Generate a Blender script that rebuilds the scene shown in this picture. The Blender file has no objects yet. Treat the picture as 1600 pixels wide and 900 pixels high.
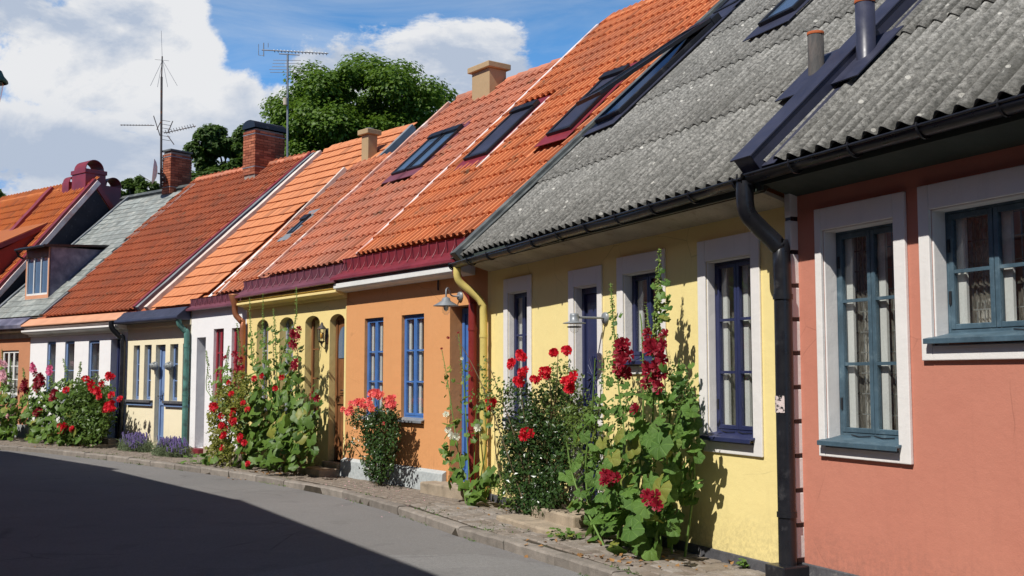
import bpy, math, random
from mathutils import Vector, Matrix, Euler, noise as mnoise
random.seed(11)
R = math.radians
scn = bpy.context.scene
COL = scn.collection
rnd = random.random
def uni(a, b): return random.uniform(a, b)

# ------------------------------------------------------------------ camera
F_PX = 1700.0; EYE = 1.58; PITCH = math.atan(138 / F_PX)
cam_d = bpy.data.cameras.new('camera'); cam = bpy.data.objects.new('camera', cam_d); COL.objects.link(cam)
cam_d.sensor_width = 36; cam_d.lens = 36 * F_PX / 1600; cam_d.clip_end = 2000; cam_d.clip_start = .05
cam.location = (0, 0, EYE); cam.rotation_euler = (R(90) + PITCH, 0, 0)
scn.camera = cam
# ------------------------------------------------------------------ light
SUN = Vector((-.6577, -.7526, 0)).normalized(); ELEV = R(49.5)
S3 = Vector((SUN.x * math.cos(ELEV), SUN.y * math.cos(ELEV), math.sin(ELEV)))
sl = bpy.data.lights.new('sun', 'SUN'); so = bpy.data.objects.new('sun', sl); COL.objects.link(so)
sl.energy = 5.0; sl.angle = R(.5); sl.color = (1.0, .955, .88)
so.rotation_euler = S3.to_track_quat('Z', 'Y').to_euler()
scn.view_settings.view_transform = 'Standard'; scn.view_settings.look = 'None'
scn.view_settings.exposure = 0.1; scn.view_settings.gamma = 1.0

# ------------------------------------------------------------------ node helpers
class T:
    def __init__(s, nt): s.nt = nt
    def n(s, typ, **kw):
        o = s.nt.nodes.new(typ)
        for k, v in kw.items(): setattr(o, k, v)
        return o
    def put(s, sock, v):
        if isinstance(v, bpy.types.NodeSocket): s.nt.links.new(v, sock)
        elif v is not None:
            if hasattr(sock, 'default_value'):
                if isinstance(v, tuple) and len(v) == 3 and len(sock.default_value) == 4: v = (*v, 1)
                sock.default_value = v
    def m(s, op, a, b=None, c=None, clamp=False):
        o = s.n('ShaderNodeMath', operation=op, use_clamp=clamp)
        s.put(o.inputs[0], a); s.put(o.inputs[1], b); s.put(o.inputs[2], c)
        return o.outputs[0]
    def vm(s, op, a, b=None):
        o = s.n('ShaderNodeVectorMath', operation=op); s.put(o.inputs[0], a); s.put(o.inputs[1], b); return o.outputs[0]
    def noise(s, vec, scale, detail=3, rough=.55, dist=0):
        o = s.n('ShaderNodeTexNoise'); s.put(o.inputs['Vector'], vec); o.inputs['Scale'].default_value = scale
        o.inputs['Detail'].default_value = detail; o.inputs['Roughness'].default_value = rough; o.inputs['Distortion'].default_value = dist
        return o.outputs['Fac']
    def rng(s, v, a, b, c=0., d=1., smooth=False):
        o = s.n('ShaderNodeMapRange'); o.clamp = True
        if smooth: o.interpolation_type = 'SMOOTHSTEP'
        s.put(o.inputs[0], v)
        for i, q in enumerate((a, b, c, d)): s.put(o.inputs[i + 1], q)
        return o.outputs[0]
    def mix(s, f, a, b, blend='MIX'):
        o = s.n('ShaderNodeMix', data_type='RGBA', blend_type=blend)
        s.put(o.inputs[0], f); s.put(o.inputs[6], a); s.put(o.inputs[7], b); return o.outputs[2]
    def bump(s, h, strength=.3, dist=.01):
        o = s.n('ShaderNodeBump'); o.inputs['Strength'].default_value = strength; o.inputs['Distance'].default_value = dist
        s.put(o.inputs['Height'], h); return o.outputs[0]
def newmat(name):
    m = bpy.data.materials.new(name); m.use_nodes = True; t = T(m.node_tree)
    return m, t, m.node_tree.nodes['Principled BSDF'], m.node_tree.nodes['Material Output']
def surf(name, col, rough=.8, var=.1, scale=2.5, fine=.06, fscale=60, bump=.15, bscale=70, bdist=.004, metal=0., rand=0.,
         col2=None, c2=(.55, .7), c2s=4, spec=.3, stretch=(1, 1, 1), huer=None):
    m, t, b, o = newmat(name)
    tc = t.n('ShaderNodeTexCoord'); v = t.vm('MULTIPLY', tc.outputs['Object'], stretch)
    oi = t.n('ShaderNodeObjectInfo')
    if rand or huer: v = t.vm('ADD', v, t.vm('MULTIPLY', oi.outputs['Location'], (1, 1, 1)))
    c = (*col, 1)
    if col2 is not None:
        c = t.mix(t.rng(t.noise(v, c2s, 6, .65), c2[0], c2[1]), c, (*col2, 1))
    if huer is not None: c = t.mix(oi.outputs['Random'], c, (*huer, 1))
    k = t.m('ADD', t.rng(t.noise(v, scale, 4), .3, .7, 1 - var, 1 + var), t.rng(t.noise(v, fscale, 4), .3, .7, -fine, fine))
    if rand: k = t.m('MULTIPLY', k, t.rng(oi.outputs['Random'], 0., 1., 1 - rand, 1 + rand))
    g = t.n('ShaderNodeCombineXYZ')
    for i in range(3): t.put(g.inputs[i], k)
    c = t.mix(1., c, g.outputs[0], 'MULTIPLY')
    t.put(b.inputs['Base Color'], c); t.put(b.inputs['Roughness'], t.rng(t.noise(v, scale * 4, 3), .3, .7, max(rough - .08, .05), min(rough + .08, 1)))
    b.inputs['Metallic'].default_value = metal; b.inputs['Specular IOR Level'].default_value = spec
    if bump: t.put(b.inputs['Normal'], t.bump(t.noise(v, bscale, 5, .65), bump, bdist))
    return m
def plaster(name, col, stain=None, crack=True):
    """painted render: trowel waves, faint stains, hairline cracks, fine sand relief"""
    m, t, b, o = newmat(name)
    v = t.n('ShaderNodeTexCoord').outputs['Object']
    st = stain or tuple(c * .78 for c in col)
    c = t.mix(t.rng(t.noise(v, 1.3, 5, .6), .35, .8, 0, .55), (*col, 1), (*st, 1))
    vs = t.vm('MULTIPLY', v, (6, 6, .7))
    c = t.mix(t.rng(t.noise(vs, 1.5, 5, .7), .55, .8, 0, .35), c, (*tuple(x * .72 for x in col), 1))
    c = t.mix(t.rng(t.noise(v, 9, 6, .7), .62, .75, 0, .25), c, (*tuple(min(1, x * 1.12 + .02) for x in col), 1))
    h = t.m('ADD', t.m('MULTIPLY', t.noise(v, 5, 4, .6), 1.6), t.m('MULTIPLY', t.noise(v, 90, 4, .7), .35))
    if crack:
        vo = t.n('ShaderNodeTexVoronoi', feature='DISTANCE_TO_EDGE'); vo.inputs['Scale'].default_value = 1.1
        w = t.vm('ADD', v, t.vm('MULTIPLY', t.n('ShaderNodeTexNoise').outputs['Color'], (.3, .3, .3)))
        t.put(vo.inputs['Vector'], w)
        gate = t.rng(t.noise(v, .9, 2), .52, .6)
        ck = t.m('MULTIPLY', t.rng(vo.outputs['Distance'], 0, .006, 1, 0), gate)
        c = t.mix(t.m('MULTIPLY', ck, .45), c, (*tuple(x * .45 for x in col), 1))
    sz_ = t.n('ShaderNodeSeparateXYZ'); t.put(sz_.inputs[0], v)
    splash = t.m('MULTIPLY', t.rng(t.m('ADD', sz_.outputs[2], t.m('MULTIPLY', t.noise(v, 4, 6, .7), .7)), .45, .85, .55, 0), t.rng(t.noise(v, 22, 4, .7), .4, .6))
    c = t.mix(splash, c, (*tuple(x * .5 + .03 for x in col), 1))
    t.put(b.inputs['Base Color'], c); b.inputs['Roughness'].default_value = .85; b.inputs['Specular IOR Level'].default_value = .2
    t.put(b.inputs['Normal'], t.bump(h, .35, .012))
    return m
def leafmat(name, c1, c2, trans=.35, rough=.5, vein=False, back=None):
    m, t, b, o = newmat(name)
    oi = t.n('ShaderNodeObjectInfo'); tc = t.n('ShaderNodeTexCoord'); v = tc.outputs['Object']
    geo = t.n('ShaderNodeNewGeometry')
    rn = t.m('ADD', t.m('MULTIPLY', oi.outputs['Random'], .5), t.m('MULTIPLY', geo.outputs['Random Per Island'], .6), clamp=True)
    c = t.mix(rn, (*c1, 1), (*c2, 1))
    c = t.mix(t.rng(t.noise(v, 14, 3), .4, .75, 0, .4), c, (*tuple(x * .65 for x in c1), 1))
    if 'leaf' in name: c = t.mix(t.rng(t.m('FRACT', t.m('MULTIPLY', oi.outputs['Random'], 17.3)), .90, .93, 0, .6), c, (.30, .27, .05, 1))
    if vein:
        sp = t.n('ShaderNodeSeparateXYZ'); t.put(sp.inputs[0], v)
        a = t.m('ARCTAN2', sp.outputs[1], sp.outputs[0])
        s = t.m('ABSOLUTE', t.m('SINE', t.m('MULTIPLY', a, 3.5)))
        c = t.mix(t.rng(s, 0, .14, .55, 0), c, (*tuple(min(1, x * 1.8 + .03) for x in c2), 1))
        t.put(b.inputs['Normal'], t.bump(t.m('ADD', s, t.noise(v, 40, 3)), .5, .01))
    t.put(b.inputs['Base Color'], c); b.inputs['Roughness'].default_value = rough; b.inputs['Specular IOR Level'].default_value = .35
    tr = t.n('ShaderNodeBsdfTranslucent'); t.put(tr.inputs[0], t.mix(.5, c, (*tuple(min(1, x * 1.6) for x in c2), 1)))
    mx = t.n('ShaderNodeMixShader'); mx.inputs[0].default_value = trans
    t.put(mx.inputs[1], b.outputs[0]); t.put(mx.inputs[2], tr.outputs[0]); t.put(o.inputs[0], mx.outputs[0])
    return m

# ------------------------------------------------------------------ world: daylight sky with cumulus
w = bpy.data.worlds.new('World'); scn.world = w; w.use_nodes = True
t = T(w.node_tree); bg = w.node_tree.nodes['Background']
sky = t.n('ShaderNodeTexSky', sky_type='NISHITA'); sky.sun_disc = False
sky.sun_elevation = ELEV; sky.sun_rotation = math.atan2(SUN.x, SUN.y); sky.air_density = 1.0; sky.dust_density = .3; sky.ozone_density = 1.6
tc = t.n('ShaderNodeTexCoord'); d = tc.outputs['Generated']
sp = t.n('ShaderNodeSeparateXYZ'); t.put(sp.inputs[0], d)
az = t.m('ARCTAN2', sp.outputs[0], sp.outputs[1]); el = t.m('ARCSINE', sp.outputs[2])
vec = t.n('ShaderNodeCombineXYZ'); t.put(vec.inputs[0], az); t.put(vec.inputs[1], t.m('MULTIPLY', el, 1.5)); t.put(vec.inputs[2], sp.outputs[1])
P = vec.outputs[0]
n1 = t.noise(P, 6.5, 10, .63, .25)
n2 = t.noise(t.vm('ADD', P, (-.03, .06, 0)), 6.5, 10, .63, .25)
nl = t.noise(t.vm('MULTIPLY', P, (1, 1.8, 1)), 4.3, 4, .5)
nb = t.noise(P, 2.1, 3, .5)
def blob(cx, cy, rx, ry, amp=1.):
    a = t.m('DIVIDE', t.m('SUBTRACT', az, (cx - 800) / 1700), rx / 1700)
    e = t.m('DIVIDE', t.m('SUBTRACT', el, (588 - cy) / 1700), ry / 1700)
    return t.m('MULTIPLY', t.m('SUBTRACT', 1., t.m('ADD', t.m('MULTIPLY', a, a), t.m('MULTIPLY', e, e))), amp)
fld = None
for q in ((180, 125, 165, 90), (235, 60, 85, 100), (20, 60, 120, 80, .8), (100, 270, 420, 70, .8), (345, 205, 150, 70, .8), (700, 130, 190, 80), (560, 120, 110, 70, .8), (620, 270, 480, 110, .8), (-250, 100, 260, 260)):
    bb = blob(*q); fld = bb if fld is None else t.m('MAXIMUM', fld, bb)
infront = t.m('MULTIPLY', t.rng(sp.outputs[1], .2, .5), t.rng(el, .45, .6, 1, 0))
gen = t.rng(nb, .58, .74, -1.8, .4)
fld = t.m('MAXIMUM', t.m('MULTIPLY', fld, 1.0), -.9)
f2 = t.m('ADD', t.m('MULTIPLY', fld, infront), t.m('MULTIPLY', gen, t.m('SUBTRACT', 1., infront)))
dens = t.m('ADD', f2, t.m('MULTIPLY', t.m('SUBTRACT', n1, .5), 4.4))
mask = t.rng(dens, -.05, .35, 0, 1, True)
wisp = t.m('MULTIPLY', t.rng(t.noise(t.vm('MULTIPLY', P, (1.2, 4., 1)), 3.0, 6, .6, .5), .42, .75), .5)
lit = t.m('ADD', t.m('ADD', t.m('MULTIPLY', t.m('SUBTRACT', n1, n2), 4.2), t.m('MULTIPLY', t.m('SUBTRACT', nl, .5), 2.8)), t.rng(dens, 0., 1.6, .90, .34), clamp=True)
lit = t.m('MULTIPLY', lit, t.rng(el, .13, .28, .40, 1.0), clamp=True)
cloud = t.mix(t.rng(lit, .15, .85), (8.6, 10.0, 12.4, 1), (15.2, 15.4, 15.8, 1))
skyc = t.mix(1., sky.outputs[0], (.45, .7, 1.05, 1), 'MULTIPLY')
base = t.mix(t.rng(el, .26, .50, .92, 0.), skyc, (2.6, 7.4, 15.6, 1)); base = t.mix(t.m('MULTIPLY', wisp, t.rng(el, .3, .6, 1., .3)), base, (12.0, 13.2, 14.6, 1))
fin = t.mix(mask, base, cloud)
t.put(bg.inputs[0], fin); bg.inputs[1].default_value = .05

# ------------------------------------------------------------------ geometry helpers
def link(o, parent=None, name=None):
    COL.objects.link(o)
    if parent is not None: o.parent = parent
    return o
def tag(o, label=None, cat=None, group=None, kind=None):
    if label: o['label'] = label
    if cat: o['category'] = cat
    if group: o['group'] = group
    if kind: o['kind'] = kind
    return o
def empty(name, loc=(0, 0, 0), rz=0.):
    o = bpy.data.objects.new(name, None); o.empty_display_size = .2; COL.objects.link(o); o.location = loc; o.rotation_euler = (0, 0, rz); return o
class MB:
    def __init__(s): s.v = []; s.f = []; s.sm = []
    def add(s, vs, fs, smooth=False):
        k = len(s.v); s.v += [tuple(p) for p in vs]; s.f += [tuple(i + k for i in f) for f in fs]; s.sm += [smooth] * len(fs); return s
    def box(s, x0, x1, y0, y1, z0, z1):
        if x0 > x1: x0, x1 = x1, x0
        if y0 > y1: y0, y1 = y1, y0
        if z0 > z1: z0, z1 = z1, z0
        return s.add([(x0, y0, z0), (x1, y0, z0), (x1, y1, z0), (x0, y1, z0), (x0, y0, z1), (x1, y0, z1), (x1, y1, z1), (x0, y1, z1)],
                     [(3, 2, 1, 0), (4, 5, 6, 7), (0, 1, 5, 4), (1, 2, 6, 5), (2, 3, 7, 6), (3, 0, 4, 7)])
    def quad(s, a, b, c, d): return s.add([a, b, c, d], [(0, 1, 2, 3)])
    def prof(s, u0, u1, pts, closed=True):
        """extrude a (y,z) profile along x"""
        n = len(pts); vs = [(u0, *p) for p in pts] + [(u1, *p) for p in pts]
        fs = [(i, (i + 1) % n, n + (i + 1) % n, n + i) for i in range(n if closed else n - 1)]
        if closed: fs += [tuple(range(n))[::-1], tuple(range(n, 2 * n))]
        return s.add(vs, fs)
    def tube(s, pts, r, n=10, cap=True, r2=None, smooth=True):
        pts = [Vector(p) for p in pts]; k = len(pts); rings = []
        up = Vector((0, 0, 1)); prev = None
        for i, p in enumerate(pts):
            d = ((pts[min(i + 1, k - 1)] - pts[max(i - 1, 0)])).normalized()
            if prev is None:
                a = d.cross(up)
                if a.length < .1: a = d.cross(Vector((1, 0, 0)))
                a.normalize()
            else:
                a = (prev - d * prev.dot(d)).normalized()
            prev = a; b = d.cross(a)
            rr = r if r2 is None else r + (r2 - r) * i / (k - 1)
            rings.append([p + (a * math.cos(q * 2 * math.pi / n) + b * math.sin(q * 2 * math.pi / n)) * rr for q in range(n)])
        vs = [v for rg in rings for v in rg]; fs = []
        for i in range(k - 1):
            for q in range(n): fs.append((i * n + q, i * n + (q + 1) % n, (i + 1) * n + (q + 1) % n, (i + 1) * n + q))
        s.add(vs, fs, smooth)
        if cap: s.add(rings[0], [tuple(range(n))[::-1]]); s.add(rings[-1], [tuple(range(n))])
        return s
    def lathe(s, c, pr, n=14, axis='z'):
        vs = []
        for r_, h in pr:
            for q in range(n):
                a = q * 2 * math.pi / n; x, y = r_ * math.cos(a), r_ * math.sin(a)
                p = (x, y, h) if axis == 'z' else ((x, h, y) if axis == 'y' else (h, x, y))
                vs.append((c[0] + p[0], c[1] + p[1], c[2] + p[2]))
        fs = [(i * n + q, i * n + (q + 1) % n, (i + 1) * n + (q + 1) % n, (i + 1) * n + q) for i in range(len(pr) - 1) for q in range(n)]
        return s.add(vs, fs, True)
    def ball(s, c, r, n=8, m=5): return s.lathe(c, [(r * math.sin(math.pi * i / m) + 1e-5, -r * math.cos(math.pi * i / m)) for i in range(m + 1)], n)
    def mesh(s, name, mat):
        me = bpy.data.meshes.new(name); me.from_pydata(s.v, [], s.f); me.polygons.foreach_set('use_smooth', s.sm)
        for q in (mat if isinstance(mat, (list, tuple)) else [mat]): me.materials.append(q)
        me.update(); return me
    def build(s, name, mat, parent=None, bevel=0., **tg):
        o = bpy.data.objects.new(name, s.mesh(name, mat)); link(o, parent)
        if bevel:
            b = o.modifiers.new('bevel', 'BEVEL'); b.width = bevel; b.segments = 2; b.limit_method = 'ANGLE'; b.angle_limit = R(40)
        if tg: tag(o, **tg)
        return o
def copy_tree(o, parent=None):
    c = o.copy(); COL.objects.link(c); c.parent = parent
    for ch in list(o.children): copy_tree(ch, c)
    return c

# ------------------------------------------------------------------ frames of the facades (plan measured from the view)
B = [(6.396, -.49), (2.226, 8.6), (-.318, 14.22), (-2.675, 17.56), (-5.08, 20.81), (-6.72, 22.8), (-8.845, 25.06), (-12.59, 28.47), (-15.66, 30.95), (-19.5, 33.5)]
RED, YEL, ORA, ARC, WH2, CRE, WH1, FAR, FRD = range(9)
class Frame:
    def __init__(s, a, b):
        s.a = Vector((*a, 0)); s.b = Vector((*b, 0)); s.t = (s.b - s.a).normalized(); s.L = (s.b - s.a).length
        s.n = Vector((-s.t.y, s.t.x, 0)); s.rz = math.atan2(s.t.y, s.t.x)
        s.M = Matrix.Translation(s.a) @ Matrix.Rotation(s.rz, 4, 'Z'); s.Mi = s.M.inverted()
    def w(s, u, o, z=0.): return s.a + s.t * u + s.n * o + Vector((0, 0, z))
FR = [Frame(B[i], B[i + 1]) for i in range(9)]
CP, SP = math.cos(PITCH), math.sin(PITCH); C0 = Vector((0, 0, EYE))
def ray(x, y):
    a = (x - 800) / F_PX; b = (450 - y) / F_PX
    return Vector((a, CP - b * SP, SP + b * CP))
def wp(i, x, y, o=0.):
    """where the sight line through a measured point meets the plane `o` in front of facade i -> local (u, z)"""
    f = FR[i]; r = ray(x, y); tt = ((f.a + f.n * o) - C0).dot(f.n) / r.dot(f.n); p = f.Mi @ (C0 + r * tt); return p.x, p.z
def rp(i, oe, ez, x, y, pitch=43, h=0.):
    f = FR[i]; p = R(pitch); n = f.n * math.sin(p) + Vector((0, 0, math.cos(p))); e = f.w(0, oe, ez) + n * h
    r = ray(x, y); q = f.Mi @ (C0 + r * ((e - C0).dot(n) / r.dot(n))); return q.x, (q.z - ez) / math.sin(p)
def gp(x, y, z=0.):
    r = ray(x, y); return C0 + r * ((z - EYE) / r.z)
def house(i, label):
    o = empty('terraced_house', FR[i].a, FR[i].rz); tag(o, label, 'house', 'low terraced houses along the street'); return o

# ------------------------------------------------------------------ materials
M_ = {}
M_['red'] = plaster('salmon_plaster', (.54, .22, .155), (.48, .175, .125))
M_['redp'] = plaster('dark_red_plaster', (.30, .06, .045))
M_['yellow'] = plaster('yellow_plaster', (.85, .71, .32), (.80, .65, .28))
M_['orange'] = plaster('orange_plaster', (.66, .32, .135), (.62, .285, .115))
M_['arch'] = plaster('ochre_plaster', (.80, .64, .28), (.74, .58, .24))
M_['white'] = plaster('white_plaster', (.80, .79, .80), (.72, .71, .73), False)
M_['cream'] = plaster('cream_plaster', (.80, .72, .52), (.74, .66, .47), False)
M_['farorange'] = plaster('brown_orange_plaster', (.52, .24, .13))
M_['surround'] = plaster('surround_plaster', (.76, .74, .72), (.66, .64, .62), False)
M_['soffit'] = surf('bare_concrete_soffit', (.42, .37, .29), .9, .25, 3, .1, bump=.5, bscale=20, col2=(.2, .16, .11), c2=(.55, .75), c2s=6)
M_['soffit_dark'] = surf('dark_green_boards', (.045, .06, .05), .7, .15)
M_['tar'] = surf('dark_grey_plinth', (.09, .09, .10), .75, .3, 6, .15, bump=.4, col2=(.2, .19, .18), c2=(.6, .7), c2s=14)
M_['plinth_blue'] = plaster('pale_grey_plinth', (.45, .49, .50), None, False)
M_['plinth_grey'] = plaster('grey_plinth', (.35, .36, .36), None, False)
M_['navy'] = surf('navy_paint', (.022, .028, .085), .45, .12, 5, .05, bump=.1, spec=.5)
M_['blue'] = surf('blue_paint', (.06, .16, .42), .45, .12, 5, .05, bump=.1, spec=.5)
M_['teal'] = surf('grey_teal_paint', (.060, .105, .140), .5, .22, 6, .08, bump=.25, spec=.45, col2=(.11, .16, .19), c2=(.55, .75), c2s=12)
M_['paleblue'] = surf('dusty_blue_paint', (.16, .24, .42), .5, .1, 5, .05)
M_['redpaint'] = surf('dark_red_window_paint', (.30, .03, .045), .5, .12)
M_['whitepaint'] = surf('white_paint', (.72, .72, .70), .5, .08)
M_['greypaint'] = surf('grey_window_paint', (.30, .32, .36), .5, .1)
M_['woodbrown'] = surf('varnished_brown_wood', (.20, .085, .035), .45, .3, 4, .1, 40, .3, 40, stretch=(6, 6, .6), col2=(.09, .04, .02), c2s=3)
M_['maroon'] = surf('maroon_sheet_metal', (.20, .025, .035), .38, .2, 3, .04, bump=.06, spec=.5)
M_['maroon2'] = surf('faded_maroon_sheet_metal', (.16, .05, .07), .42, .2, 3, .04, bump=.06, spec=.5)
M_['redpipe'] = surf('red_downpipe_paint', (.22, .026, .024), .35, .15, 3, .04, bump=.05, spec=.5)
M_['yellowpipe'] = surf('yellow_downpipe_paint', (.62, .50, .16), .4, .15, 3, .05, bump=.05)
M_['black'] = surf('black_sheet_metal', (.013, .014, .018), .33, .2, 3, .05, bump=.06, spec=.5, col2=(.06, .06, .065), c2=(.6, .75), c2s=5)
M_['blackblue'] = surf('blue_black_sheet_metal', (.035, .038, .065), .4, .2, 3, .05, bump=.06, spec=.5)
M_['lead'] = surf('weathered_dark_lead', (.09, .10, .10), .5, .3, 4, .1, bump=.2, col2=(.16, .17, .16), c2=(.5, .7), c2s=5)
M_['zinc'] = surf('grey_zinc', (.24, .26, .28), .45, .15, 3, .05, bump=.05, metal=.2)
M_['verdigris'] = surf('verdigris_copper', (.08, .20, .175), .6, .3, 4, .1, col2=(.05, .09, .08), c2=(.5, .65), c2s=6)
M_['copper'] = surf('aged_copper_pipe', (.34, .13, .065), .45, .25, 3, .05, metal=.3, col2=(.30, .2, .1), c2s=5)
M_['mortar'] = surf('pale_mortar', (.62, .52, .46), .9, .2, 5, .1, bump=.4)
M_['whitestrip'] = surf('white_metal_strip', (.74, .66, .64), .6, .15, 3, .08, bump=.2, col2=(.60, .36, .32), c2=(.48, .62), c2s=1.2)
M_['pinkstrip'] = surf('pink_mortar_strip', (.56, .32, .25), .85, .25, 4, .1, bump=.3, col2=(.75, .68, .64), c2=(.5, .6), c2s=3)
M_['peach'] = surf('peach_sheet', (.60, .30, .18), .6, .12, 2)
M_['purple'] = surf('weathered_violet_sheet', (.12, .12, .18), .55, .35, 2, .05, bump=.1, col2=(.22, .21, .26), c2=(.45, .7), c2s=2)
M_['tarwall'] = surf('tarred_gable', (.022, .024, .035), .7, .3, 3, .2, bump=.3, col2=(.06, .06, .07), c2=(.6, .7), c2s=10)
M_['beigechim'] = plaster('beige_chimney_plaster', (.42, .30, .17), None, False)
M_['brick'] = surf('red_brick', (.30, .085, .045), .85, .2, 5, .15, bump=.4, rand=.3, huer=(.36, .13, .07))
M_['brickcore'] = surf('brick_mortar', (.26, .22, .19), .95, .2, 5, .1, bump=.4)
M_['dark'] = surf('dark_room', (.03, .028, .025), .95, .1, bump=0)
M_['iron'] = surf('rusty_dark_iron', (.06, .055, .055), .6, .2, 6, .1, col2=(.13, .06, .03), c2=(.55, .65), c2s=8)
M_['alu'] = surf('dull_aluminium', (.25, .26, .27), .45, .2, metal=.5)
M_['rust'] = surf('rust', (.35, .09, .03), .9, .3, 8, .1)
M_['ventgrey'] = surf('mottled_grey_vent', (.055, .055, .055), .8, .3, 4, .15, col2=(.12, .10, .09), c2=(.45, .7), c2s=5, stretch=(3, 3, .6))
M_['asphalt'] = None
M_['stone'] = surf('granite_kerb', (.22, .195, .17), .9, .2, 6, .2, 120, .5, 60, rand=.14, col2=(.14, .13, .11), c2=(.55, .75), c2s=9)
M_['sett'] = surf('worn_setts', (.25, .205, .165), .85, .2, 9, .2, 130, .5, 50, rand=.28, col2=(.15, .14, .11), c2=(.55, .75), c2s=12, huer=(.20, .18, .16))
M_['joint'] = surf('sandy_joint', (.055, .045, .033), 1., .3, 10, .2, bump=.6, col2=(.07, .10, .03), c2=(.58, .66), c2s=3)
M_['step'] = surf('sandstone_step', (.33, .27, .20), .9, .2, 5, .15, 90, .4, 50, col2=(.2, .17, .13), c2s=6)
M_['curtain'] = None; M_['lampgl'] = surf('dusty_lamp_glass', (.30, .32, .31), .3, .1, bump=0, spec=.6)
def tilemat(name, c1, c2, c3, moss):
    m, t, b, o = newmat(name)
    oi = t.n('ShaderNodeObjectInfo'); tc = t.n('ShaderNodeTexCoord'); geo = t.n('ShaderNodeNewGeometry')
    W = geo.outputs['Position']
    r = t.m('FRACT', t.m('ADD', oi.outputs['Random'], geo.outputs['Random Per Island']))
    c = t.mix(t.rng(r, 0, 1, 0, 1), (*c1, 1), (*c2, 1))
    c = t.mix(t.rng(t.noise(W, 1.1, 5, .65), .45, .68, 0, .75), c, (*c3, 1))
    c = t.mix(t.rng(t.m('FRACT', t.m('MULTIPLY', r, 7.31)), .86, 1., 0, .45), c, (.16, .06, .035, 1))
    c = t.mix(t.m('MULTIPLY', t.rng(t.noise(W, 2.3, 7, .75), .58, .68, 0, 1), moss), c, (.13, .10, .065, 1))
    c = t.mix(t.rng(t.noise(W, 28, 5, .7), .5, .8, 0, .35), c, tuple(x * .55 for x in c1))
    t.put(b.inputs['Base Color'], c); b.inputs['Roughness'].default_value = .75; b.inputs['Specular IOR Level'].default_value = .3
    t.put(b.inputs['Normal'], t.bump(t.noise(W, 60, 5, .7), .3, .004))
    return m
M_['t_or'] = tilemat('orange_clay', (.64, .23, .095), (.54, .175, .07), (.42, .17, .10), .9)
M_['t_ar'] = tilemat('faded_orange_clay', (.56, .21, .12), (.48, .17, .095), (.38, .18, .13), .9)
M_['t_w2'] = tilemat('worn_orange_clay', (.54, .20, .10), (.46, .155, .075), (.35, .155, .11), .9)
M_['t_cr'] = tilemat('pale_orange_clay', (.60, .235, .105), (.56, .21, .09), (.53, .205, .10), .08)
M_['t_w1'] = tilemat('red_brown_clay', (.43, .125, .055), (.35, .095, .042), (.25, .09, .055), 1.)
M_['t_fr'] = tilemat('distant_orange_clay', (.52, .16, .04), (.46, .13, .035), (.42, .13, .05), .5)
def fibremat():
    m, t, b, o = newmat('lichened_fibre_cement')
    W = t.n('ShaderNodeNewGeometry').outputs['Position']; O = t.n('ShaderNodeTexCoord').outputs['Object']
    c = t.mix(t.rng(t.noise(W, 26, 9, .8), .38, .62), (.08, .08, .075, 1), (.39, .385, .36, 1))
    c = t.mix(t.rng(t.noise(t.vm('MULTIPLY', O, (9, .6, 1)), 1.6, 5, .65), .48, .68, 0, .55), c, (.075, .075, .07, 1))
    c = t.mix(t.rng(t.noise(W, 1.5, 5, .6), .45, .7, 0, .55), c, (.13, .13, .12, 1))
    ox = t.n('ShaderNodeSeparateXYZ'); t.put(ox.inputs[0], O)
    wave_shade = t.m('COSINE', t.m('MULTIPLY', t.m('ADD', ox.outputs[0], t.m('MULTIPLY', t.noise(O, 3, 3), .03)), 2 * math.pi / .16))
    c = t.mix(t.m('MULTIPLY', t.rng(wave_shade, .0, 1., 0, .75), t.rng(t.noise(W, 5, 5, .7), .35, .6, .25, 1)), c, (.055, .056, .05, 1))  # wave shading put into the colour: each corrugation valley painted darker
    vo = t.n('ShaderNodeTexVoronoi'); vo.inputs['Scale'].default_value = 16; t.put(vo.inputs['Vector'], W)
    sz = t.rng(t.noise(W, 30, 3), .35, .7, .06, .3)
    sp = t.m('MULTIPLY', t.m('LESS_THAN', vo.outputs['Distance'], sz), t.rng(t.noise(W, 3.0, 3), .48, .6))
    c = t.mix(t.m('MULTIPLY', sp, .5), c, (.44, .44, .41, 1))
    vo2 = t.n('ShaderNodeTexVoronoi'); vo2.inputs['Scale'].default_value = 5; t.put(vo2.inputs['Vector'], W)
    c = t.mix(t.m('MULTIPLY', t.m('LESS_THAN', vo2.outputs['Distance'], .11), .7), c, (.62, .61, .56, 1))
    c = t.mix(t.rng(t.noise(W, 70, 4, .7), .55, .7, 0, .55), c, (.045, .045, .04, 1))
    t.put(b.inputs['Base Color'], c); b.inputs['Roughness'].default_value = .95; b.inputs['Specular IOR Level'].default_value = .15
    t.put(b.inputs['Normal'], t.bump(t.noise(W, 45, 6, .75), .7, .009))
    return m
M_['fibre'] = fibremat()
M_['slate'] = surf('grey_green_slate', (.22, .24, .23), .8, .25, 4, .1, bump=.3, rand=.2, col2=(.34, .34, .31), c2=(.5, .7), c2s=3)
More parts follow.
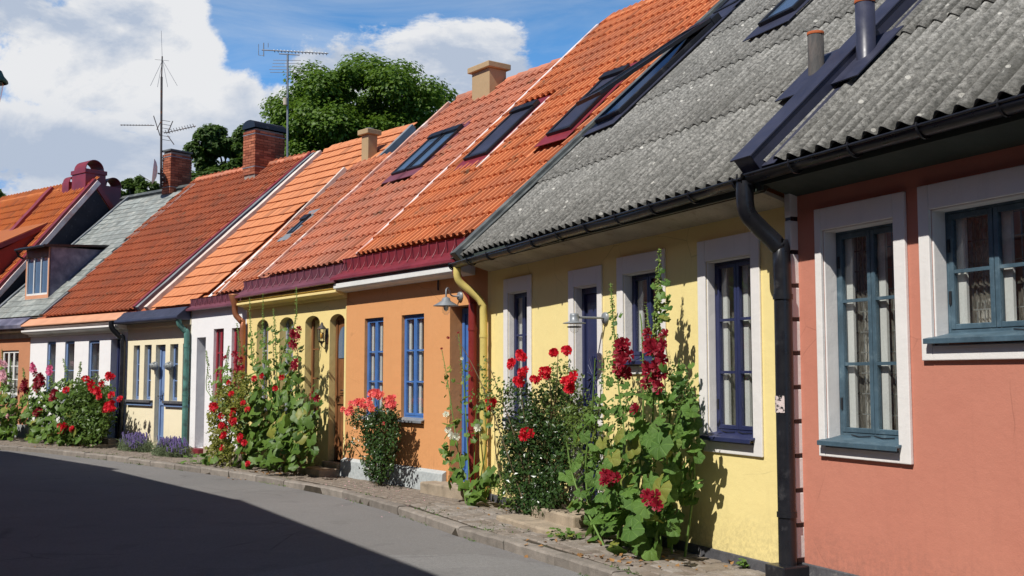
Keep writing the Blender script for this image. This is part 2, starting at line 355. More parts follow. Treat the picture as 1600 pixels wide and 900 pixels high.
def asph(name, base, k=1.):
    m, t, b, o = newmat(name); W = t.n('ShaderNodeNewGeometry').outputs['Position']
    c = t.mix(t.rng(t.noise(W, 140, 3, .8), .35, .68), tuple(x * .7 for x in base) + (1,), tuple(x * 1.35 for x in base) + (1,))
    c = t.mix(t.rng(t.noise(W, .5, 5, .65), .4, .7, 0, .45), c, tuple(x * .72 for x in base) + (1,))
    c = t.mix(t.rng(t.noise(t.vm('MULTIPLY', W, (.6, 1.6, 1)), 2.2, 6, .7), .55, .75, 0, .35), c, tuple(x * 1.3 for x in base) + (1,))
    c = t.mix(t.rng(t.noise(W, 38, 4, .8), .42, .62, 0, .5), c, tuple(x * .62 for x in base) + (1,))
    c = t.mix(t.rng(t.noise(W, 19, 5, .75), .60, .68, 0, .5), c, tuple(x * 1.55 for x in base) + (1,))
    c = t.mix(t.rng(t.noise(W, 1.4, 4, .7), .58, .63, 0, .3), c, tuple(x * .6 for x in base) + (1,))
    vo = t.n('ShaderNodeTexVoronoi', feature='DISTANCE_TO_EDGE'); vo.inputs['Scale'].default_value = .55
    t.put(vo.inputs['Vector'], t.vm('ADD', W, t.vm('MULTIPLY', t.n('ShaderNodeTexNoise').outputs['Color'], (.5, .5, 0))))
    c = t.mix(t.m('MULTIPLY', t.rng(vo.outputs['Distance'], 0, .008, 1, 0), t.rng(t.noise(W, .7, 2), .50, .60, 0, .4)), c, (.02, .02, .02, 1))
    t.put(b.inputs['Base Color'], c); b.inputs['Roughness'].default_value = .9; b.inputs['Specular IOR Level'].default_value = .25
    t.put(b.inputs['Normal'], t.bump(t.noise(W, 150, 3, .8), .6, .006)); return m
M_['asphalt'] = asph('street_asphalt', (.20, .193, .188)); M_['asphalt2'] = asph('newer_asphalt', (.225, .22, .215))
M_['earth'] = surf('back_yard_grass', (.06, .08, .03), 1., .3, .5, .1, bump=.3, col2=(.12, .09, .05), c2s=.4)
def glassmat():
    m, t, b, o = newmat('window_glass')
    g = t.n('ShaderNodeBsdfGlossy'); g.inputs['Roughness'].default_value = .02; g.inputs[0].default_value = (1, 1, 1, 1)
    W = t.n('ShaderNodeNewGeometry').outputs['Position']
    t.put(g.inputs['Normal'], t.bump(t.noise(W, 2.5, 2), .05, .05))
    tr = t.n('ShaderNodeBsdfTransparent'); tr.inputs[0].default_value = (.93, .94, .935, 1)
    fr = t.n('ShaderNodeLayerWeight'); fr.inputs[0].default_value = .5
    mx = t.n('ShaderNodeMixShader'); t.put(mx.inputs[0], t.m('ADD', t.m('MULTIPLY', t.m('POWER', fr.outputs[1], 4.), .9), .045, clamp=True))
    t.put(mx.inputs[1], tr.outputs[0]); t.put(mx.inputs[2], g.outputs[0]); t.put(o.inputs[0], mx.outputs[0]); return m
M_['glass'] = glassmat()
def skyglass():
    m, t, b, o = newmat('painted_sky_glass'); b.inputs['Base Color'].default_value = (.10, .17, .28, 1); b.inputs['Roughness'].default_value = .04  # blue sky reflection is painted into the base colour of the panes
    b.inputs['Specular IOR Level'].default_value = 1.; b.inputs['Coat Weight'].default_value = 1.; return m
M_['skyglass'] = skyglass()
def curtainmat(name, col, alpha):
    m, t, b, o = newmat(name); b.inputs['Base Color'].default_value = (*col, 1); b.inputs['Roughness'].default_value = .9
    v = t.n('ShaderNodeTexCoord').outputs['Object']; tr = t.n('ShaderNodeBsdfTransparent'); mx = t.n('ShaderNodeMixShader')
    t.put(mx.inputs[0], t.rng(t.noise(t.vm('MULTIPLY', v, (1, 1, .25)), 90, 3), .35, .65, alpha * .5, min(1, alpha * 1.5)))
    t.put(mx.inputs[1], tr.outputs[0]); t.put(mx.inputs[2], b.outputs[0]); t.put(o.inputs[0], mx.outputs[0]); return m
M_['curtain'] = curtainmat('white_curtain', (.62, .61, .58), .6)
M_['lace'] = curtainmat('fine_lace', (.52, .49, .42), .20)
L_ = {}
L_['holly'] = leafmat('hollyhock_leaf', (.04, .11, .020), (.14, .25, .04), .22, .5, True)
L_['hollyd'] = leafmat('hollyhock_leaf_far', (.035, .09, .014), (.14, .23, .035), .2, .5)
L_['rose'] = leafmat('rose_leaf', (.022, .055, .014), (.06, .11, .025), .2, .3)
L_['rosel'] = leafmat('light_rose_leaf', (.06, .12, .02), (.13, .19, .04), .3, .4)
L_['tree'] = leafmat('maple_leaf', (.04, .10, .012), (.13, .22, .022), .42, .5)
L_['treed'] = leafmat('dark_tree_leaf', (.04, .085, .014), (.10, .165, .025), .38, .55)
L_['stem'] = surf('green_stem', (.13, .22, .05), .6, .2, 8)
L_['cane'] = surf('brown_cane', (.11, .08, .04), .7, .2, 8)
L_['bark'] = surf('bark', (.10, .08, .06), .95, .3, 6, .2, bump=.6, bscale=20)
L_['bud'] = leafmat('green_bud', (.16, .27, .05), (.28, .36, .09), .2)
L_['dred'] = leafmat('dark_crimson_petal', (.17, .004, .014), (.33, .010, .030), .25, .5)
L_['red'] = leafmat('scarlet_petal', (.52, .008, .016), (.72, .018, .04), .25, .5)
L_['coral'] = leafmat('coral_petal', (.90, .26, .13), (.85, .12, .17), .3, .5)
L_['pink'] = leafmat('pink_petal', (.62, .05, .18), (.75, .18, .35), .3, .5)
L_['palepink'] = leafmat('pale_pink_petal', (.70, .35, .42), (.80, .50, .55), .3, .5)
L_['whitef'] = leafmat('white_petal', (.80, .80, .72), (.75, .78, .60), .3, .5)
L_['lav'] = leafmat('lavender_flower', (.17, .12, .34), (.26, .20, .46), .2, .7)
L_['lavl'] = leafmat('lavender_leaf', (.12, .17, .08), (.20, .25, .14), .3, .7)
L_['dry'] = leafmat('dry_leaf', (.25, .12, .04), (.40, .22, .08), .2, .8)
L_['centre'] = surf('yellow_flower_centre', (.65, .50, .08), .8)

# ------------------------------------------------------------------ walls with openings
def wall(i, H, u0, u1, z0, z1, ops, mat, name='wall', th=.32, depth=8., ridge=None, rev=None):
    """front skin with real openings and reveals, side, back and gable walls; ops: (ua, ub, za, zb, arch_rise)"""
    m = MB(); ops = [(o[0], o[1], o[2] - (.085 if o[2] > .5 else 0), *o[3:]) for o in ops]
    us = sorted({u0, u1, *[o[0] for o in ops], *[o[1] for o in ops]}); zs = sorted({z0, z1, *[o[2] for o in ops], *[o[3] for o in ops]})
    for a, b in zip(us, us[1:]):
        for c, d in zip(zs, zs[1:]):
            cu, cz = (a + b) / 2, (c + d) / 2
            if any(o[0] < cu < o[1] and o[2] < cz < o[3] for o in ops): continue
            m.quad((b, 0, c), (a, 0, c), (a, 0, d), (b, 0, d)); m.quad((a, -th, c), (b, -th, c), (b, -th, d), (a, -th, d))
    for o in ops:
        a, b, c, d, rise = o
        m.quad((a, 0, c), (a, -th, c), (a, -th, d - rise), (a, 0, d - rise)); m.quad((b, -th, c), (b, 0, c), (b, 0, d - rise), (b, -th, d - rise))
        m.quad((a, -th, c), (a, 0, c), (b, 0, c), (b, -th, c))
        if rise <= 0: m.quad((a, 0, d), (a, -th, d), (b, -th, d), (b, 0, d))
        else:
            K = 10; arc = [(a + (b - a) * q / K, d - rise + rise * math.sqrt(max(0, 1 - (2 * q / K - 1) ** 2)) ** 1.3) for q in range(K + 1)]
            for (p, zp), (q, zq) in zip(arc, arc[1:]):
                m.quad((q, 0, zq), (p, 0, zp), (p, 0, d), (q, 0, d)); m.quad((p, 0, zp), (p, -th, zp), (q, -th, zq), (q, 0, zq))
                m.quad((p, -th, zp), (q, -th, zq), (q, -th, d), (p, -th, d))
    e = .02
    m.box(u0, u0 + .2, -depth, -th - e, z0, z1); m.box(u1 - .2, u1, -depth, -th - e, z0, z1); m.box(u0 + .21, u1 - .21, -depth, -depth + .2, z0, z1)
    m.box(u0 + .21, u1 - .21, -2.6, -2.5, z0, z1)
    o = m.build(name, mat, H); return o
def gable(H, u, oe, ez, vlen, mat, name='gable_wall', th=.15, z0=2.6, pitch=43):
    c, s = math.cos(R(pitch)), math.sin(R(pitch)); pk = (oe - vlen * c, ez + vlen * s - .14)
    pts = [(oe - .15, z0), (oe - .15, ez - .0), pk, (2 * pk[0] - oe + .15, ez), (2 * pk[0] - oe + .15, z0)]
    m = MB(); m.prof(u, u + th, pts); return m.build(name, mat, H)

# ------------------------------------------------------------------ windows, doors
def window(H, ua, ub, za, zb, o, mat, cols=2, rows=3, sill=None, surround=None, rise=0, curtain='side', th=.036, inner=True, bars=True, label=None, sillo=.07, hardware=False):
    fr = .05; m = MB()
    def ring(a, b, c, d, w, y0, y1):
        m.box(a, a + w, y0, y1, c, d); m.box(b - w, b, y0, y1, c, d)
        m.box(a + w + .0005, b - w - .0005, y0 + .001, y1 - .001, c, c + w); m.box(a + w + .0005, b - w - .0005, y0 + .001, y1 - .001, d - w, d)
    ring(ua, ub, za, zb, .03, o - .05, o)
    a, b, c, d = ua + .032, ub - .032, za + .032, zb - .032; cw = (b - a) / cols; panes = []; mun = []
    for k in range(cols):
        x0, x1 = a + k * cw + .003, a + (k + 1) * cw - .003; ring(x0, x1, c, d, th, o - .035, o + .005)
        hh = (d - c - 2 * th) / rows
        for r in range(rows):
            g0, g1 = c + th + r * hh, c + th + (r + 1) * hh
            if r and bars: mun.append((x0 + th + .001, x1 - th - .001, g0))
            panes.append((x0 + th + .001, x1 - th - .001, g0 + (.013 if r and bars else 0), g1 - (.013 if r < rows - 1 and bars else 0)))
    f = m.build('window', mat, H, bevel=.004)
    if label: f['label'] = label
    for p in mun: MB().box(p[0], p[1], o - .022, o + .001, p[2] - .012, p[2] + .012).build('muntin', mat, f)
    for p in panes: MB().box(p[0], p[1], o - .014, o - .011, p[2] + .001, p[3] - .001).build('pane', M_['glass'], f)
    if hardware:
        h = MB()
        for hx, hz_ in ((ub - .05, za + .2), (ub - .05, zb - .29)): MB().box(hx, hx + .02, o, o + .012, hz_, hz_ + .09).build('hinge', M_['black'], f)
        for cx in ((ua + ub) / 2 - .12, (ua + ub) / 2 + .12): h.tube([(cx - .1, o + .03, za + .012), (cx, o + .045, za + .006), (cx + .1, o + .025, za + .016)], .005, 6)
        h.build('window_stay', M_['black'], f)
    if sill:
        s = MB(); s.prof(ua - .03, ub + .03, [(o - .02, za + .012), (o - .02, za - .004), (sillo, za - .045), (sillo, za - .065), (sillo + .012, za - .065), (sillo + .012, za - .03)])
        s.build('sill', sill, f, bevel=.003)
    if surround:
        A, Bb, C, D, sm, pr = surround; s = MB()
        s.box(A, ua - .0, 0.001, pr, C, D); s.box(ub, Bb, 0.001, pr, C, D); s.box(ua, ub, .001, pr - .001, zb, D); s.box(ua, ub, .001, pr - .001, C, za - .075)
        # the reveal lining carries the same lime paint
        s.box(ua - .004, ua + .012, o, .001, za - .07, zb); s.box(ub - .012, ub + .004, o, .001, za - .07, zb); s.box(ua + .012, ub - .012, o, .001, zb - .012, zb + .004); s.box(ua + .012, ub - .012, o - .01, .001, za - .12, za - .07)
        s.build('surround', sm, f, bevel=.006)
    if inner:
        q = MB(); y = o - .15
        for k in range(cols):
            x0, x1 = a + k * cw, a + (k + 1) * cw
            q.box(x1 - th - .062, x1 - th + .01, o - .068, o - .045, c, d); q.box(x0 + th - .01, x0 + th + .006, o - .068, o - .045, c, d); q.box(x0 + th + .013, x1 - th - .063, o - .068, o - .046, c, c + .03)
        q.box(ub - .034, ub - .001, o - .22, o - .088, za, zb); q.box(ua + .001, ub - .035, o - .32, o - .09, zb - .02, zb - .001); q.box(ua + .001, ub - .035, o - .32, o - .17, za + .001, za + .02)
        q.build('inner_sash', M_['whitepaint'], f)
        if mat.name == 'grey_teal_paint':
            q = MB(); x = ua + .06
            while x < ub - .05: q.box(x, x + .006, o - .150, o - .144, za + .05, zb - .03); x += .062
            z = za + .16
            while z < zb - .05: q.box(ua + .04, ub - .04, o - .1435, o - .138, z, z + .009); z += .155
            q.build('leaded_grid', M_['zinc'], f)
    if curtain:
        q = MB(); y = o - .20; K = 40; vs = []; fs = []
        def sheet(x0, x1, z0, z1, amp, wv):
            n = max(6, int((x1 - x0) * wv)); v0 = len(vs)
            for j in range(n + 1):
                x = x0 + (x1 - x0) * j / n; yy = y + amp * math.sin(j * 2.1 + x * 9)
                vs.append((x, yy, z0)); vs.append((x, yy, z1))
            for j in range(n): fs.append((v0 + 2 * j, v0 + 2 * j + 2, v0 + 2 * j + 3, v0 + 2 * j + 1))
        W = ub - ua
        if curtain == 'side':
            sheet(ub - W * .17, ub - .04, za + .02, zb - .02, .02, 90); sheet(ua, ua + W * .16, za, zb, .018, 90)
            q.add(vs, fs, True); q.build('curtain', M_['curtain'], f)
            vs = []; fs = []; q = MB(); y = o - .11; sheet(ua, ub, za, za + (zb - za) * .70, .012, 60); q.add(vs, fs, True); q.build('lace_curtain', M_['lace'], f)
        elif curtain == 'full':
            sheet(ua, ub, za, zb, .018, 80); q.add(vs, fs, True); q.build('curtain', M_['curtain'], f)
        elif curtain == 'lace':
            sheet(ua, ub, za, zb, .012, 70); q.add(vs, fs, True); q.build('lace_curtain', M_['lace'], f)
    return f
def door(H, ua, ub, za, zb, o, mat, panels, fan=False, glassarch=False, handle='black', label=None):
    m = MB(); m.box(ua, ua + .06, o - .08, o + .005, za, zb); m.box(ub - .06, ub, o - .08, o + .005, za, zb); m.box(ua + .061, ub - .061, o - .079, o + .004, zb - .08, zb)
    a, b, c, d = ua + .062, ub - .062, za + .01, zb - .082; m.box(a, b, o - .06, o - .02, c, d)
    f = m.build('door', mat, H, bevel=.004)
    if label: f['label'] = label
    H_ = d - c
    for (p0, p1) in panels:
        q = MB(); z0, z1 = c + H_ * p0, c + H_ * p1
        q.box(a + .07, b - .07, o - .02, o - .004, z0 + .03, z1 - .03); q.box(a + .10, b - .10, o - .004, o + .006, z0 + .06, z1 - .06)
        q.build('door_panel', mat, f, bevel=.005)
    MB().box(a + .002, b - .002, o - .02, o - .006, c + .01, c + .16).build('kick_plate', mat, f, bevel=.003); MB().box(a + .002, b - .002, o - .02, o + .002, c + H_ * .40, c + H_ * .44).build('door_rail', mat, f, bevel=.003)
    if fan:
        q = MB(); cx, cz = (a + b) / 2, c + H_ * .60
        for k in range(16):
            g = k * math.pi / 8 + .2; q.tube([(cx, o + .012, cz), (cx + math.cos(g) * .13, o + .012, cz + math.sin(g) * .22)], .004, 5, r2=.010)
        q.build('fan_carving', mat, f)
    if glassarch:
        q = MB(); K = 8; cx = (a + b) / 2; vs = [(cx, o - .01, d - .62)]
        for k in range(K + 1): g = math.pi * k / K; vs.append((cx + math.cos(g) * .17, o - .01, d - .35 + math.sin(g) * .25))
        vs += [(cx - .17, o - .01, d - .62), (cx + .17, o - .01, d - .62)]; n = len(vs)
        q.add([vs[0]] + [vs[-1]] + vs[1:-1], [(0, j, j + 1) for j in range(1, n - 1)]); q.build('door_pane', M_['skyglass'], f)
    q = MB(); hx = a + .06 if handle != 'far' else b - .06
    q.box(hx - .018, hx + .018, o - .018, o - .01, c + H_ * .44, c + H_ * .56); q.tube([(hx, o - .01, c + H_ * .5), (hx, o + .04, c + H_ * .5), (hx + .1, o + .045, c + H_ * .5)], .009, 7)
    q.build('handle', M_['black'], f); return f
def pipe(H, pts, r, mat, name='downpipe', clamps=(), cm=None, label=None):
    m = MB(); m.tube(pts, r, 14)
    for z in clamps:
        p0 = next(((Vector(a), Vector(b)) for a, b in zip(pts, pts[1:]) if min(a[2], b[2]) <= z <= max(a[2], b[2]) and abs(a[2] - b[2]) > .01), None)
        if p0:
            k = (z - p0[0].z) / (p0[1].z - p0[0].z); c = p0[0].lerp(p0[1], k); m.tube([c - Vector((0, 0, .02)), c + Vector((0, 0, .02))], r * 1.13, 14)
    o = m.build(name, mat, H)
    if label: o['label'] = label
    return o
def smoothpath(pts, k=4):
    P = [Vector(p) for p in pts]; out = []
    for i in range(len(P) - 1):
        p0, p1, p2, p3 = P[max(i - 1, 0)], P[i], P[i + 1], P[min(i + 2, len(P) - 1)]
        for j in range(k):
            t_ = j / k; out.append(.5 * ((2 * p1) + (p2 - p0) * t_ + (2 * p0 - 5 * p1 + 4 * p2 - p3) * t_ ** 2 + (3 * p1 - p0 - 3 * p2 + p3) * t_ ** 3))
    return out + [P[-1]]

# ------------------------------------------------------------------ roofs
def roof_base(H, i, oe, ez, u0, u1, vlen, pitch=43, mat=None, rear=True, name='roof', under='dark'):
    c, s = math.cos(R(pitch)), math.sin(R(pitch))
    m = MB(); m.box(-u1, -u0, -.02, vlen, -.12, -.03)
    o = m.build(name, mat or M_['joint'], H)
    o.matrix_basis = Matrix(((-1, 0, 0, 0), (0, -c, s, oe), (0, s, c, ez), (0, 0, 0, 1)))
    if rear:
        y0, z0 = oe - vlen * c, ez + vlen * s - .03; yb, zb = y0 - vlen * c, ez - .03
        MB().prof(u0, u1, [(y0, z0), (yb, zb), (yb, zb - .12), (y0, z0 - .12)]).build('rear_roof', M_['t_ar'] if mat is None else mat, H)
    return o
def tile_mesh(name, tw, ln, kind, mat):
    """clay tile: each roll rises from the far side and breaks off steeply on the near side"""
    rib = {'deep': ([0, .2, .45, .64, .68, 1.], [.25, .7, 1., .95, .0, .0], .052, 1), 'double': ([0, .25, .55, .80, .84, 1.], [.0, .55, .92, 1., .0, .0], .036, 2), 'pan': ([0, .2, .42, .62, .68, 1.], [.30, .70, 1., .92, .0, .12], .042, 1), 'flat': ([0, .3, .88, .92, .96, 1.], [.7, .9, 1., .0, .0, .6], .014, 1)}[kind]
    xs = []; zs = []
    for q in range(rib[3]):
        for j, (a, b) in enumerate(zip(rib[0], rib[1])):
            if q and j == 0: continue
            xs.append((q + a) / rib[3]); zs.append(b * rib[2])
    n = len(xs); vs = []; fs = []; lf = .040
    for yy, lift in ((0, lf), (ln, .004)):
        for x, z in zip(xs, zs): vs.append((-tw / 2 + tw * x * 1.01, yy, lift + z))
    for x, z in zip(xs, zs): vs.append((-tw / 2 + tw * x * 1.01, .004, lf + z * .6 - .020))
    for j in range(n - 1): fs.append((j, j + 1, n + j + 1, n + j)); fs.append((2 * n + j, 2 * n + j + 1, j + 1, j))
    m = MB(); m.add(vs, fs); return m.mesh(name, mat), (vs, fs)
def tiles(ro, i, u0, u1, vlen, tw, expo, kind, mat, region, limit=300, sag=.0):
    me, (tv, tf) = tile_mesh('roof_tile', tw, expo + .06, kind, mat)
    rows = int(math.ceil(vlen / expo)); cols = int((u1 - u0) / tw); spots = []
    mw = FR[i].M @ ro.matrix_basis
    for r in range(rows):
        v = r * expo
        for c in range(cols):
            u = u0 + (c + .5) * tw
            if not region(u, v + expo * .5): continue
            p = mw @ Vector((-u, v, 0)); spots.append(((p - C0).length, u, v))
    spots.sort(); rest = MB()
    for k, (dd, u, v) in enumerate(spots):
        jx, jz, jr = uni(-.004, .004), uni(0, .006), uni(-.008, .008)
        if k < limit:
            o = bpy.data.objects.new('roof_tile', me); COL.objects.link(o); o.parent = ro
            o.location = (-u + jx, v + uni(-.006, .006), jz); o.rotation_euler = (jr, uni(-.01, .01), jr)
        else:
            rest.add([(a - u + jx, b + v, c_ + jz) for a, b, c_ in tv], tf)
    if rest.v: rest.build('roof_tile', mat, ro, kind='stuff')
def ridge(ro, u0, u1, vlen, mat, ln=.36, r=.11):
    n = int((u1 - u0) / ln); m = MB(); K = 7; vs = []; fs = []
    for x, rr in ((0, r), (ln * 1.05, r * .82)):
        for q in range(K + 1):
            a = math.pi * q / K; vs.append((x, math.cos(a) * rr, math.sin(a) * rr))
    for q in range(K): fs.append((q, q + 1, K + 2 + q, K + 1 + q))
    fs.append(tuple(range(K + 1))[::-1]); fs.append(tuple(range(K + 1, 2 * K + 2)))
    me = MB().add(vs, fs).mesh('ridge_tile', mat)
    for k in range(n):
        o = bpy.data.objects.new('ridge_tile', me); COL.objects.link(o); o.parent = ro
        o.location = (-(u0 + (k + 1) * ln), vlen, -.02 + uni(-.01, .01)); o.rotation_euler = (R(-43 * .0), uni(-.03, .03), uni(-.02, .02))
def strip(ro, u, v0, v1, w, h0, h1, mat, name='verge_strip', label=None, u2=None):
    u2 = u if u2 is None else u2; m = MB(); N = max(2, int((v1 - v0) / .45)); vs = []
    for k in range(N + 1):
        f = k / N; uu = u + (u2 - u) * f; a, b = uni(-.012, .012), uni(-.012, .012); v = v0 + (v1 - v0) * f; e = uni(-.008, .008)
        vs += [(-uu - w / 2 + a, v, h0), (-uu + w / 2 + b, v, h0), (-uu + w / 2 + b, v, h1 + e), (-uu - w / 2 + a, v, h1 + e)]
    fs = [(4 * k + q, 4 * k + (q + 1) % 4, 4 * k + 4 + (q + 1) % 4, 4 * k + 4 + q) for k in range(N) for q in range(4)] + [(3, 2, 1, 0), (4 * N, 4 * N + 1, 4 * N + 2, 4 * N + 3)]
    m.add(vs, fs)
    o = m.build(name, mat, ro, bevel=.006)
    if label: o['label'] = label
    return o
def corrugated(ro, i, u0, u1, courses, mat, pitch_w=.16, amp=.031, wn=6, thick=.008, name='roof_sheet'):
    sw = pitch_w * wn; cols = int(math.ceil((u1 - u0) / sw)); cache = {}
    for ci in range(len(courses) - 1):
        v0, v1 = courses[ci], courses[ci + 1] + .14; ln = v1 - v0
        for c in range(cols):
            a = u0 + c * sw; b = min(a + sw, u1); K = int(round((b - a) / pitch_w * 8)); key = (round(ln, 2), K)
            if K < 3: continue
            if key not in cache:
                vs = []; fs = []; n = K + 1
                for yy, lf in ((0, .019), (ln, .0)):
                    for th_ in (0, -thick):
                        for j in range(n): vs.append((-j * pitch_w / 8, yy, lf + th_ + amp * (1 - math.cos(j * math.pi / 4)) * .9))
                for j in range(K): fs += [(j + 1, j, 2 * n + j, 2 * n + j + 1), (n + j, n + j + 1, 3 * n + j + 1, 3 * n + j), (j, j + 1, n + j + 1, n + j)]
                cache[key] = MB().add(vs, fs, True).mesh(name, mat); cache[key].polygons.foreach_set('use_smooth', [q % 3 != 2 for q in range(len(fs))])
            o = bpy.data.objects.new(name, cache[key]); COL.objects.link(o); o.parent = ro
            o.location = (-a, v0 + uni(-.012, .012), uni(0, .006))
def skylight(H, ro, u0, u1, v0, v1, flash, kind='glass', h=.10, label=None, pmat=None):
    m = MB(); x0, x1 = -u1, -u0; f_ = .06
    m.box(x0, x0 + f_, v0, v1, -.02, h); m.box(x1 - f_, x1, v0, v1, -.02, h); m.box(x0 + f_ + .001, x1 - f_ - .001, v0, v0 + .07, -.02, h - .002); m.box(x0 - .01, x1 + .01, v1 - .16, v1 + .01, -.02, h + .035)
    f = m.build('skylight', M_['black'], H, bevel=.008); f.matrix_basis = ro.matrix_basis
    if label: f['label'] = label
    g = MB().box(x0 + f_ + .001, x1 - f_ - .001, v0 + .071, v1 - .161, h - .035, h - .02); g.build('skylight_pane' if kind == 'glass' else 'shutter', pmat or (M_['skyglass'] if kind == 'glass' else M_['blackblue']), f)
    z_ = .088 if flash is M_['blackblue'] else .055; q = MB(); q.box(x0 - .10, x1 + .10, v0 - .24, v0 - .002, z_, z_ + .012); q.box(x0 - .10, x0 - .012, v0, v1 + .012, z_ - .002, z_ + .010); q.box(x1 + .012, x1 + .10, v0, v1 + .012, z_ - .002, z_ + .010); q.box(x0 - .1, x1 + .1, v1 + .014, v1 + .22, z_, z_ + .014)
    q.build('flashing', flash, f, bevel=.004); return f
def gutter(H, u0, u1, o0, z0, z1, mat, r=.065, step=.62, extra=.0):
    K = 8; m = MB(); vs = []; N = 12
    for k in range(N + 1):
        u = u0 + (u1 - u0) * k / N; z = z0 + (z1 - z0) * k / N + .008 * math.sin(k * 1.3)
        for rr in (r, r - .008):
            for q in range(K + 1):
                a = math.pi + math.pi * q / K; vs.append((u, o0 + math.cos(a) * rr, z + math.sin(a) * rr))
    n = 2 * (K + 1); fs = []
    for k in range(N):
        for q in range(K):
            fs.append((k * n + q, k * n + q + 1, (k + 1) * n + q + 1, (k + 1) * n + q)); fs.append((k * n + K + 1 + q + 1, k * n + K + 1 + q, (k + 1) * n + K + 1 + q, (k + 1) * n + K + 1 + q + 1))
        fs.append((k * n + K, k * n + 2 * K + 1, (k + 1) * n + 2 * K + 1, (k + 1) * n + K))
    for k in (0, N):
        fs.append(tuple(k * n + q for q in range(K + 1)))
    m.add(vs, fs, True)
    m.tube([(u0, o0 + r, z0), (u1, o0 + r, z1)], .011, 8)
    g = m.build('gutter', mat, H)
    cnt = int((u1 - u0) / step)
    for k in range(cnt + 1):
        u = u0 + .1 + k * step; z = z0 + (z1 - z0) * (u - u0) / (u1 - u0); b = MB()
        pts = [(u, o0 + math.cos(math.pi + math.pi * q / 8) * (r + .008), z + math.sin(math.pi + math.pi * q / 8) * (r + .008)) for q in range(9)]
        b.tube([(u, o0 - r - .08, z + .03)] + pts + [(u, o0 + r + .005, z + .02)], .009, 5, smooth=False); b.build('gutter_bracket', mat, g)
    return g
def band_gutter(H, u0, u1, ob, zb0, zt0, zb1, zt1, oe, ze0, ze1, mat, nb, name='gutter'):
    """standing gutter: sloping sheet, upright band and rod brackets"""
    m = MB(); T_ = .012
    vs = []
    for u, zb, zt, ze in ((u0, zb0, zt0, ze0), (u1, zb1, zt1, ze1)):
        vs += [(u, oe, ze - .035), (u, oe, ze), (u, ob, zb), (u, ob + .02, zt), (u, ob + .035, zt + .012), (u, ob - .01, zt + .012), (u, ob - .02, zb - .05), (u, oe - .04, ze - .045)]
    n = 8; fs = [(q, (q + 1) % n, n + (q + 1) % n, n + q) for q in range(n)] + [tuple(range(n))[::-1], tuple(range(n, 2 * n))]
    m.add(vs, fs); g = m.build(name, mat, H)
    for k in range(nb):
        q = (k + .5) / nb; u = u0 + (u1 - u0) * q; zb = zb0 + (zb1 - zb0) * q; zt = zt0 + (zt1 - zt0) * q; ze = ze0 + (ze1 - ze0) * q
        f_ = ob + (oe - ob) * .45; zf = zb + (ze - zb) * .45
        MB().tube([(u, ob + .04, zt + .008), (u, ob + .045, (zt + zb) / 2), (u, ob + .07, zb + .02), (u + .01, f_, zf + .012)], .010, 6).build('gutter_bracket', mat, g)
    return g
def cornice(H, u0, u1, pts, mat, name='cornice'):
    return MB().prof(u0, u1, [(o, z) for o, z in pts] + [(-.05, pts[-1][1]), (-.05, pts[0][1])]).build(name, mat, H, bevel=.006)
def bricks(ch, w, d, z0, z1, mat, skip=()):
    """individual bricks round a core of w x d (local, centred)"""
    bl, bh, bt = .24, .062, .03; gap = .012
    mes = {}
    def me(l):
        k = round(l, 3)
        if k not in mes: mes[k] = MB().box(0, l, 0, bt, 0, bh).mesh('brick', mat)
        return mes[k]
    rows = int((z1 - z0) / (bh + gap))
    for r in range(rows):
        z = z0 + r * (bh + gap)
        for face in range(4):
            L = w if face % 2 == 0 else d; half = (bl + gap) / 2; x = -L / 2 - (bt if face % 2 == 0 else 0); end = L / 2 + (bt if face % 2 == 0 else 0)
            first = True
            while x < end - .03:
                l = half - gap if first and r % 2 else bl; l = min(l, end - x); first = False
                if l < .03: break
                o = bpy.data.objects.new('brick', me(l)); COL.objects.link(o); o.parent = ch
                dd = (d if face % 2 == 0 else w) / 2; o.rotation_euler = (0, 0, face * math.pi / 2)
                p = Matrix.Rotation(face * math.pi / 2, 3, 'Z') @ Vector((x, -dd - bt + uni(-.003, .003), 0)); o.location = (p.x, p.y, z)
                x += l + gap

# ================================================================== GROUND
KERB = [(-24., 35.), (-16.5, 29.2), (-11.74, 25.16), (-10.47, 24.27), (-9.14, 23.0), (-7.93, 21.85), (-6.93, 20.75), (-5.62, 19.35), (-4.49, 18.1), (-3.4, 16.72), (-2.4, 15.3), (-1.6, 13.85), (-1.12, 12.85), (-.61, 11.7), (0., 10.6), (.50, 9.61), (.90, 8.75), (1.32, 7.85), (2.1, 6.1), (4.0, 1.95), (7.5, -5.7)]
OPP = [(-29, 35.5), (-22, 28), (-14.89, 20.66), (-10.63, 15.91), (-7.15, 11.14), (-4.05, 5.43), (-.9, -.1), (2.6, -6.5)]
def flat(name, poly, z, mat, **kw):
    return MB().add([(x, y, z) for x, y in poly], [tuple(range(len(poly)))]).build(name, mat, **kw)
flat('ground', [(-400, -200), (400, -200), (400, 600), (-400, 600)], -.16, M_['earth'], kind='structure')
m = MB()
opp_rs = []
K_ = [Vector(k) for k in KERB]
mid = []
m.add([(x, y, -.10) for x, y in KERB] + [(x - 14, y - 9, -.10) for x, y in KERB], [(i, i + 1, len(KERB) + i + 1, len(KERB) + i) for i in range(len(KERB) - 1)])
m.build('road', M_['asphalt'], kind='structure')
pa = [gp(745, 866, -.096), gp(1010, 905, -.096), gp(1250, 1010, -.096), gp(200, 1010, -.096), gp(380, 900, -.096), gp(560, 868, -.096)]
flat('asphalt_patch', [(p.x, p.y) for p in pa], -.096, M_['asphalt2'], kind='structure')
